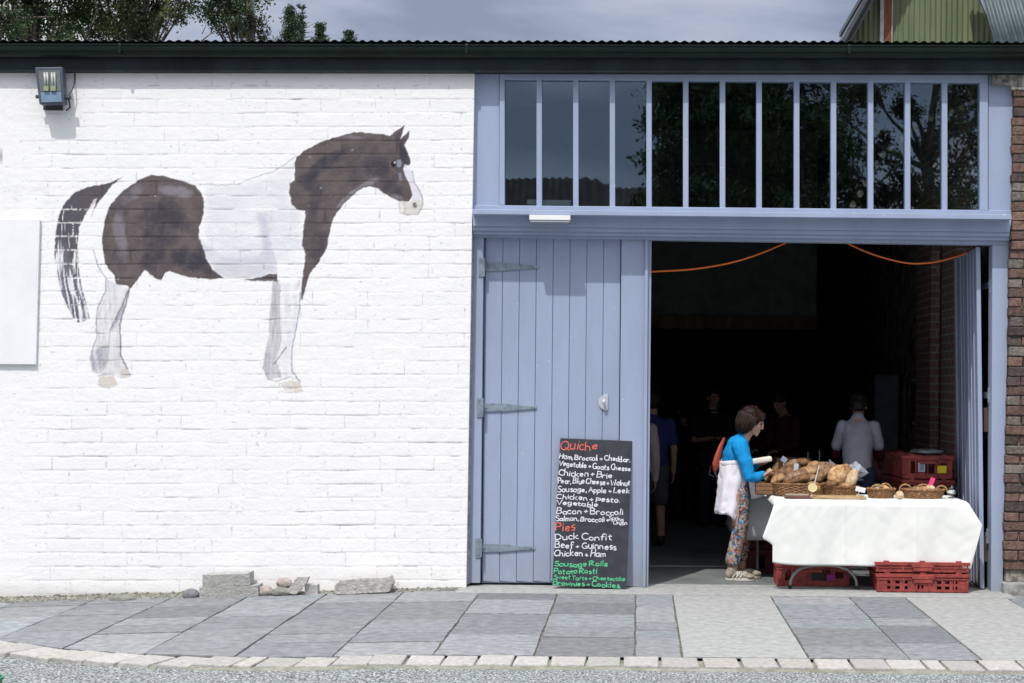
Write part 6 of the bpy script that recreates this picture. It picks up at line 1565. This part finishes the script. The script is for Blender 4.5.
standing(633.5, 2.6, 1.55, math.pi/2, shirtm('pale_pink_shirt', (0.52,0.42,0.44)), DEN, HD, 'person in pale long-sleeved shirt mostly hidden by the centre post', sleeve='long')
standing(712, 5.8, 1.62, -math.pi/2+0.2, shirtm('black_polo', (0.022,0.024,0.035)), DEN, HD, 'person in dark shirt with folded arms standing in the shade behind the bag', armpose='folded')
standing(787, 5.0, 1.60, -math.pi/2-0.9, shirtm('dark_red_fleece', (0.085,0.022,0.028)), DEN, HD, 'person in dark red fleece in deep shade behind the brown cardboard box', armpose='fwd', sleeve='long', lean=0.1, headdown=0.4)
standing(683, 6.6, 1.42, math.pi/2+0.5, shirtm('near_black_coat', (0.02,0.02,0.024)), DEN, HD, 'person in near black coat furthest back in the shade', sleeve='long')
# ------------------------------------------------------------------ green barn behind
barn = thing('green_barn', (3.5, 16, 0), 'green corrugated gable of a taller barn behind, with dark grey blue roof', 'barn')
YB = 14.0
def corr_xz(m, poly_px, Y, wl=0.09, amp=0.012, back=0.02):
    """vertical corrugated sheet filling a pixel polygon (list left edge / right edge by interpolation)"""
    tl, tr, br_, bl_ = [P(a_, b_, Y) for a_, b_ in poly_px]
    n = int(max(abs(tr.x-tl.x), abs(br_.x-bl_.x))/wl*8)
    v = []; f = []
    for i in range(n+1):
        t_ = i/n; xt = tl.x+(tr.x-tl.x)*t_; xb = bl_.x+(br_.x-bl_.x)*t_
        zt_ = tl.z+(tr.z-tl.z)*t_; zb_ = bl_.z+(br_.z-bl_.z)*t_
        v += [(xt, Y+amp*math.cos(2*math.pi*i/8), zt_), (xb, Y+amp*math.cos(2*math.pi*i/8), zb_)]
    for i in range(n): a_ = 2*i; f.append((a_, a_+1, a_+3, a_+2))
    m.add(v, f)
def sheet_wall(m, xa, xb, z0, topf, Y, wl=0.09, amp=0.012):
    n = int((xb-xa)/wl*8); v = []; f = []
    for i in range(n+1):
        x = xa+(xb-xa)*i/n; v += [(x, Y+amp*math.cos(2*math.pi*i/8), topf(x)), (x, Y+amp*math.cos(2*math.pi*i/8), z0)]
    for i in range(n): a_ = 2*i; f.append((a_, a_+1, a_+3, a_+2))
    m.add(v, f)
# verge line runs from (842,40) up through (866,0) ; slope in metres
a_, b_ = P(846, 42, YB), P(869, 0, YB); sl_ = (b_.z-a_.z)/(b_.x-a_.x)
c_, d_ = P(997, 42, YB), P(979, 0, YB); sr_ = (d_.z-c_.z)/(d_.x-c_.x)
xm = (d_.x - b_.x)/2 + b_.x
def gtopf(x): return min(a_.z + sl_*(x-a_.x), c_.z + sr_*(x-c_.x), b_.z + 1.1 + 0.0*(x))
GRN = mat('green_painted_tin', (0.19,0.235,0.125), rough=0.6, var=0.22, vs_=2.2, stretch=(3,1,0.3), bump=0.1, bs=20, col2=(0.12,0.155,0.085))
x_lo = a_.x - (a_.z-0)/sl_ ; x_hi = c_.x + (0-c_.z)/sr_
m = MB(); sheet_wall(m, a_.x-0.55, c_.x+0.5, 0.0, gtopf, YB); m.build('gable_wall', GRN, barn)
# top cap wall + roof over
dz = Vector((0, 0, 0))
RF2 = mat('grey_blue_tin_roof', (0.05,0.078,0.088), rough=0.45, var=0.2, vs_=3, bump=0.1, bs=20)
DKT = mat('dark_verge_board', (0.02,0.022,0.028), rough=0.6, var=0.2)
GRB = mat('grey_barge_board', (0.075,0.075,0.10), rough=0.6, var=0.2)
m = MB()
vl0, vl1 = a_ + Vector((-0.3, 0, -0.3*sl_)) , b_ + Vector((0.61, 0, 1.1))
def ob(p, q, y0, y1, th, mb):
    d = (q-p); nrm_ = Vector((-d.z, 0, d.x)).normalized()
    v = [Vector((p.x,y0,p.z)), Vector((q.x,y0,q.z)), Vector((q.x,y0,q.z))+nrm_*th, Vector((p.x,y0,p.z))+nrm_*th]
    v += [Vector((w_.x, y1, w_.z)) for w_ in v]
    mb.add(v, [(0,3,2,1),(4,5,6,7),(0,1,5,4),(1,2,6,5),(2,3,7,6),(3,0,4,7)])
q0 = Vector((a_.x-0.55, 0, a_.z-0.55*sl_)); q1 = Vector((b_.x+1.1/sl_, 0, b_.z+1.1))
ob(q0, q1, YB-0.45, YB+8, 0.05, m); m.build('roof', RF2, barn)
m = MB(); ob(q0+Vector((-0.03,0,0.0)), q1+Vector((-0.03,0,0)), YB-0.50, YB-0.452, 0.06, m); m.build('barge_board', GRB, barn)
m = MB(); ob(q0+Vector((0.07,0,-0.02)), q1+Vector((0.07,0,-0.02)), YB-0.448, YB-0.40, 0.07, m); m.build('barge_board', DKT, barn)
m = MB(); m.box(q1.x-0.1, d_.x+0.2, YB-0.45, YB+8, q1.z, q1.z+0.1); m.build('roof', RF2, barn)
m = MB(); ob(Vector((c_.x+0.5,0,c_.z+0.5*sr_)), Vector((d_.x-1.1/abs(sr_)*0.3,0,d_.z+1.1*0.3)), YB+0.1, YB+8, -0.05, m); m.build('roof', RF2, barn)
# front pitched sheet roof at the right, ribs running down
r0t, r0b = P(981, -6, 12.6), P(998, 55, 12.0)
m = MB(); v = []; f = []
n = 8*42; dirx = Vector((0.118, 0.0, 0.0))
for i in range(n+1):
    o_x = dirx*(i/8)
    h_ = 0.016*math.cos(2*math.pi*i/8)
    v += [r0t + o_x + Vector((0, -h_, h_*0.3)) + (r0t-r0b)*1.2, r0b + o_x + Vector((0.0, -h_, h_*0.3)) - (r0t-r0b)*0.6]
for i in range(n): k = 2*i; f.append((k, k+1, k+3, k+2))
m.add(v, f); o = m.build('wing_roof', RF2, barn, smooth=True); s_ = o.modifiers.new('thickness','SOLIDIFY'); s_.thickness = 0.01
m = MB(); m.box(r0b.x-0.1, r0b.x+5.0, 12.3, 18, 0, r0b.z-0.9); m.build('wing_wall', GRN, barn)
# rusty downpipe board with white edges
xa_, xb_ = P(884, 20, YB-0.06).x, P(891.5, 20, YB-0.06).x
m = MB(); m.box(xa_, xb_, YB-0.06, YB-0.015, 0, gtopf(xa_)-0.1); m.build('rusty_flashing', mat('rust', (0.30,0.10,0.045), rough=0.9, vs_=5, col2=(0.13,0.045,0.025), stretch=(3,3,1), bump=0.5, bs=30), barn)
m = MB(); m.box(P(879.5,20,YB).x, xa_-0.003, YB-0.07, YB-0.015, 0, gtopf(xa_)-0.1); m.box(xb_+0.003, xb_+0.016, YB-0.07, YB-0.015, 0, gtopf(xa_)-0.1); m.build('white_edging', mat('weathered_white', (0.5,0.52,0.55), var=0.15, vs_=8), barn)

# ------------------------------------------------------------------ trees
BARK = mat('grey_bark', (0.16,0.14,0.115), rough=0.95, var=0.35, vs_=14, bump=0.9, bs=25, stretch=(1,1,0.3))
def leafmat(nm, c):
    m_ = mat(nm, c, rough=0.65, var=0.5, vs_=1.1, attr='tint', spec=0.3)
    return m_
LF = leafmat('dark_green_leaf', (0.068,0.125,0.045)); LF2 = leafmat('olive_leaf', (0.10,0.135,0.055)); LFC = leafmat('spruce_needle', (0.045,0.10,0.045))
def leaf_cloud(name, clumps, mm, parent, n_per, size, seed, droop=0.0):
    """clumps: (centre, radius); leaves are small folded quads scattered through each clump, grouped on twigs"""
    g = np.random.default_rng(seed); Vs = []; Cs = []
    for (c_, r_) in clumps:
        k = int(n_per*r_*r_)
        nt_ = max(6, k//40)
        d = g.normal(size=(nt_, 3)); d /= np.linalg.norm(d, axis=1)[:, None]
        rad = r_*g.random(nt_)**0.45
        tw = np.array(c_) + d*rad[:, None]*np.array([1.15, 1.15, 0.72])
        idx = g.integers(0, nt_, k)
        off = g.normal(size=(k, 3))*(max(size,0.045)*2.0 if size > 0.03 else size*1.1)
        off[:, 2] -= np.abs(g.normal(size=k))*droop
        pos = tw[idx] + off
        a1 = g.normal(size=(k, 3)); a1 /= np.linalg.norm(a1, axis=1)[:, None]
        a2 = np.cross(a1, g.normal(size=(k, 3))); a2 /= np.linalg.norm(a2, axis=1)[:, None]
        sc_ = size*(0.6+0.8*g.random(k))
        A = a1*sc_[:, None]; B = a2*(sc_*0.5)[:, None]
        q = np.stack([pos-A, pos-B, pos+A, pos+B], 1); Vs.append(q.reshape(-1, 3))
        tone = 0.55+0.9*g.random(k); warm = g.random(k)
        col = np.stack([tone*(1+0.5*(warm > 0.9)), tone, tone*(1-0.2*warm)], -1); Cs.append(np.repeat(col, 4, axis=0))
    v = np.concatenate(Vs).astype(np.float32); cc_ = np.concatenate(Cs).astype(np.float32); n = len(v)//4
    me = bpy.data.meshes.new(name); me.vertices.add(n*4); me.vertices.foreach_set('co', v.ravel())
    me.loops.add(n*4); me.loops.foreach_set('vertex_index', np.arange(n*4, dtype=np.int32)); me.polygons.add(n); me.polygons.foreach_set('loop_start', np.arange(n, dtype=np.int32)*4)
    me.update(calc_edges=True); ca = me.color_attributes.new('tint','FLOAT_COLOR','POINT'); arr = np.ones((n*4,4), np.float32); arr[:, :3] = cc_; ca.data.foreach_set('color', arr.ravel())
    me.materials.append(mm); o = bpy.data.objects.new(name, me); COL.objects.link(o); o.parent = parent; return o
def tree(name, base, trunk_h, r0, clumps, mm, n_per, size, label, cat='tree', seed=1, group=None, lean=(0,0), droop=0.0, bare=()):
    r = thing(name, base, label, cat, group); random.seed(seed)
    m = MB(); B = Vector(base); top = B + Vector((lean[0], lean[1], trunk_h))
    spine = [B.lerp(top, t_/8) + Vector((0.12*math.sin(t_*1.7+seed), 0.1*math.cos(t_*1.3), 0))*(t_/8) for t_ in range(9)]
    m.tube([p - B for p in spine], [r0*(1-0.085*t_) for t_ in range(9)], 10)
    for (c_, r_) in clumps:
        c_ = Vector(c_); k = 3 + int(4*min(max((c_.z-B.z-r_)/trunk_h, 0), 0.9)); st = spine[min(k, 7)]
        if c_.z < st.z: st = spine[3]
        mid = st.lerp(c_, 0.5) + Vector((random.uniform(-.25,.25), random.uniform(-.25,.25), random.uniform(-.3,.1)))*min(1, r_)
        m.tube([st-B, mid-B, c_-B], [r0*0.22, r0*0.13, r0*0.04], 6)
        for q in range(7):
            e_ = c_ + Vector((random.gauss(0,1), random.gauss(0,1), random.gauss(0,0.7)))*r_*0.62
            m.tube([mid.lerp(c_, random.uniform(0.3,1))-B, (c_.lerp(e_, 0.5)+Vector((0,0,0.08*r_)))-B, e_-B], [r0*0.045, r0*0.03, r0*0.01], 4)
    for (p_, q_, w_) in bare: m.tube([Vector(p_)-B, (Vector(p_).lerp(Vector(q_), 0.5)+Vector((0.04,0,0.05)))-B, Vector(q_)-B], [w_, w_*0.7, w_*0.3], 5)
    m.build('trunk', BARK, r, off=(0,0,0), smooth=True)
    leaf_cloud('crown', [(Vector(c_)-B, r_) for c_, r_ in clumps], mm, r, n_per, size, seed, droop)
    return r
YT = 24.0
def c3(px, py, Y, r_): 
    q = P(px, py, Y); return (tuple(q), r_)
random.seed(40)
def scatter(lst, Yc, spread=1.6, extra=0):
    return [c3(a_, b_, Yc+random.uniform(-spread, spread), r_) for (a_, b_, r_) in lst]
cl1 = scatter([(-40,20,1.0),(-15,-20,0.9),(8,22,0.42),(38,6,0.42),(30,30,0.40),(52,18,0.45),(60,36,0.40),(22,-12,0.6),(45,-35,0.9),(5,-60,1.0),(-60,-40,1.2),(45,-90,1.2),(-10,-120,1.3),(75,24,0.36),(80,6,0.40),(68,-12,0.5),(14,40,0.3)], YT)
tree('broadleaf_tree', (P(25,600,YT).x, YT, -0.1), 11.5, 0.30, cl1, LF, 6800, 0.038, 'dark green tree at the far left behind the roof with pale bare limbs', seed=4, group='trees behind the workshop roof', bare=[(P(0,38,YT-1), P(20,-2,YT-1), 0.05),(P(8,22,YT-1), P(55,17,YT-1), 0.035),(P(-6,30,YT-1.2), P(12,10,YT-1.2), 0.04)])
cl2 = scatter([(98,10,0.42),(110,26,0.40),(95,33,0.30),(125,8,0.46),(132,28,0.42),(118,38,0.32),(146,16,0.40),(150,34,0.25),(160,6,0.34),(172,14,0.30),(186,6,0.22),(140,-12,0.7),(110,-25,0.8),(170,-18,0.6),(120,-60,1.1),(165,-55,1.0),(140,-100,1.2),(100,-80,0.9),(158,24,0.22)], YT+1)
tree('broadleaf_tree', (P(125,600,YT+1).x, YT+1, -0.1), 11.5, 0.26, cl2, LF2, 6800, 0.038, 'olive green tree second from the left behind the roof', seed=9, group='trees behind the workshop roof', bare=[(P(160,44,YT), P(172,18,YT), 0.02),(P(84,42,YT), P(98,8,YT), 0.035)])
cl3 = scatter([(204,8,0.26),(214,18,0.24),(226,8,0.32),(240,12,0.32),(236,26,0.24),(247,34,0.28),(256,22,0.24),(262,38,0.16),(228,-14,0.6),(250,-10,0.5),(210,-20,0.5),(235,-55,0.9),(245,-95,0.8),(215,-60,0.8),(220,28,0.12)], YT+2)
tree('broadleaf_tree', (P(242,600,YT+2).x, YT+2, -0.1), 11.8, 0.22, cl3, LF, 7500, 0.038, 'dark tree hanging over the roof with open sky at its left', seed=15, group='trees behind the workshop roof', bare=[(P(198,44,YT), P(222,26,YT), 0.018),(P(202,34,YT), P(206,22,YT), 0.012)])
def spruce(px, tip_py, Y, hcrown, label, seed, mm=LFC, dens=1.0, bare_top=False, wide=0.33):
    tip = P(px, tip_py, Y); base = Vector((tip.x, Y, -0.1)); r = thing('spruce_tree', tuple(base), label, 'tree', 'small conifers behind the roof')
    random.seed(seed); H = tip.z - base.z; m = MB(); m.tube([(0,0,0),(0.03,0,H*0.5),(0,0,H)], [0.13, 0.07, 0.008], 8); cl = []
    z = H - 0.02; k = 0
    while z > H - hcrown:
        f_ = (H - z)/hcrown; L_ = 0.06 + wide*hcrown*0.62*f_
        nb = 6
        for j in range(nb):
            t_ = 2*math.pi*j/nb + k*0.9 + random.uniform(-0.3,0.3); Lb = L_*random.uniform(0.6,1.5)
            e_ = Vector((Lb*math.cos(t_), Lb*math.sin(t_), z - 0.08*Lb + 0.12*Lb)); s_ = Vector((0,0,z-0.05))
            m.tube([s_, s_.lerp(e_,0.6)-Vector((0,0,0.02)), e_], [0.014, 0.009, 0.003], 4)
            if bare_top and (e_.x > -0.02) and f_ < 0.55: continue
            if random.random() < 0.22: continue
            nseg = max(2, int(Lb/0.10))
            for q in range(nseg+1): cl.append((s_.lerp(e_, (q+0.9)/(nseg+0.9)) , 0.055+0.03*random.random()))
        z -= 0.10*random.uniform(0.8,1.3); k += 1
    m.build('trunk', BARK, r, off=(0,0,0)); leaf_cloud('crown', cl, mm, r, 6500*dens, 0.024, seed)
    return r
spruce(290, 7, YT, 3.2, 'tallest young spruce behind the roof, dense at its left side', 31)
spruce(303, 5, YT+0.8, 3.4, 'young spruce with a bare dead top standing behind the roof', 32, bare_top=True, wide=0.34)
spruce(320, 25, YT+0.3, 2.2, 'shorter young spruce right of the bare topped one', 33)
spruce(349, 32, YT+2, 2.0, 'lowest spruce whose tip just shows over the roof at the right', 34)
# trees and a shed across the road: they are what the upper windows mirror
def refl(px, py, Yr):
    """point at depth -Yr whose mirror image in the glass (y=0.1) sits at this pixel"""
    q = P(px, py, Yr+0.2); return Vector((q.x, -Yr, q.z))
random.seed(8)
YR = 24.0
cl = []
for (a_, b_, r_) in [(672,165,0.7),(668,120,0.7),(690,95,0.9),(700,140,1.0),(690,190,0.8),(730,110,1.3),(730,170,1.3),(770,130,1.3),(775,180,1.2),(765,80,1.2),(720,60,1.2),(800,150,1.2),(745,30,1.3),(790,40,1.3),(700,20,1.0),(655,205,0.4),(664,90,0.35),(720,215,1.2),(780,215,1.2)]:
    q = refl(a_, b_, YR+random.uniform(-1.5,1.5)); cl.append((tuple(q), r_*0.9))
b_ = refl(740, 400, YR)
tree('roadside_tree', (b_.x, -YR, -0.1), 9.5, 0.34, cl, LF, 5200, 0.062, 'large dark tree across the road, mirrored in the middle window panes', seed=51, group='trees across the road')
cl = []
for (a_, b_, r_) in [(835,110,0.9),(830,160,1.1),(850,200,1.0),(868,95,0.6),(880,150,0.5),(895,190,0.8),(905,110,0.55),(930,140,0.5),(940,185,0.9),(955,100,0.6),(975,150,0.8),(990,195,1.0),(1000,110,1.0),(860,60,1.1),(910,50,1.2),(965,55,1.2),(1020,80,1.2),(920,215,1.2),(1030,160,1.2),(905,165,0.35),(955,130,0.4)]:
    q = refl(a_, b_, YR+2+random.uniform(-1.5,1.5)); cl.append((tuple(q), r_*0.9))
b_ = refl(930, 400, YR+2)
tree('roadside_tree', (b_.x, -YR-2, -0.1), 9.5, 0.30, cl, LF2, 2300, 0.058, 'open branched tree across the road, mirrored in the right window panes', seed=57, group='trees across the road')
shed = thing('roadside_shed', (0, -30, 0), 'low dark roofed shed across the road, mirrored in the left window panes', 'shed')
e1, e2, e3, e4 = refl(440,187,33.75), refl(520,183,33.75), refl(590,183,33.75), refl(700,188,33.75)
m = MB(); zt = e2.z
m.box(e1.x-8, e4.x+2, -36, -31.5, -0.1, zt-2.4); m.build('wall', mat('rendered_wall', (0.25,0.25,0.24), var=0.15), shed)
m = MB(); n = 150; v = []; f = []
for i in range(n+1):
    x = e1.x-8.4+(e4.x+2.4+0.4-e1.x+8)*i/n; k = 0.03*math.cos(i*math.pi)
    sag = 0.12*math.sin((x-e1.x)*0.7)
    v += [(x, -31.0, zt-2.5+k), (x, -33.75, zt+k+sag), (x, -36.5, zt-2.5+k)]
for i in range(n):
    for k in range(2): a_ = i*3+k; f.append((a_, a_+1, a_+4, a_+3))
m.add(v, f); m.build('roof', mat('dark_shed_roof', (0.035,0.035,0.038), rough=0.9, var=0.3, vs_=2), shed)
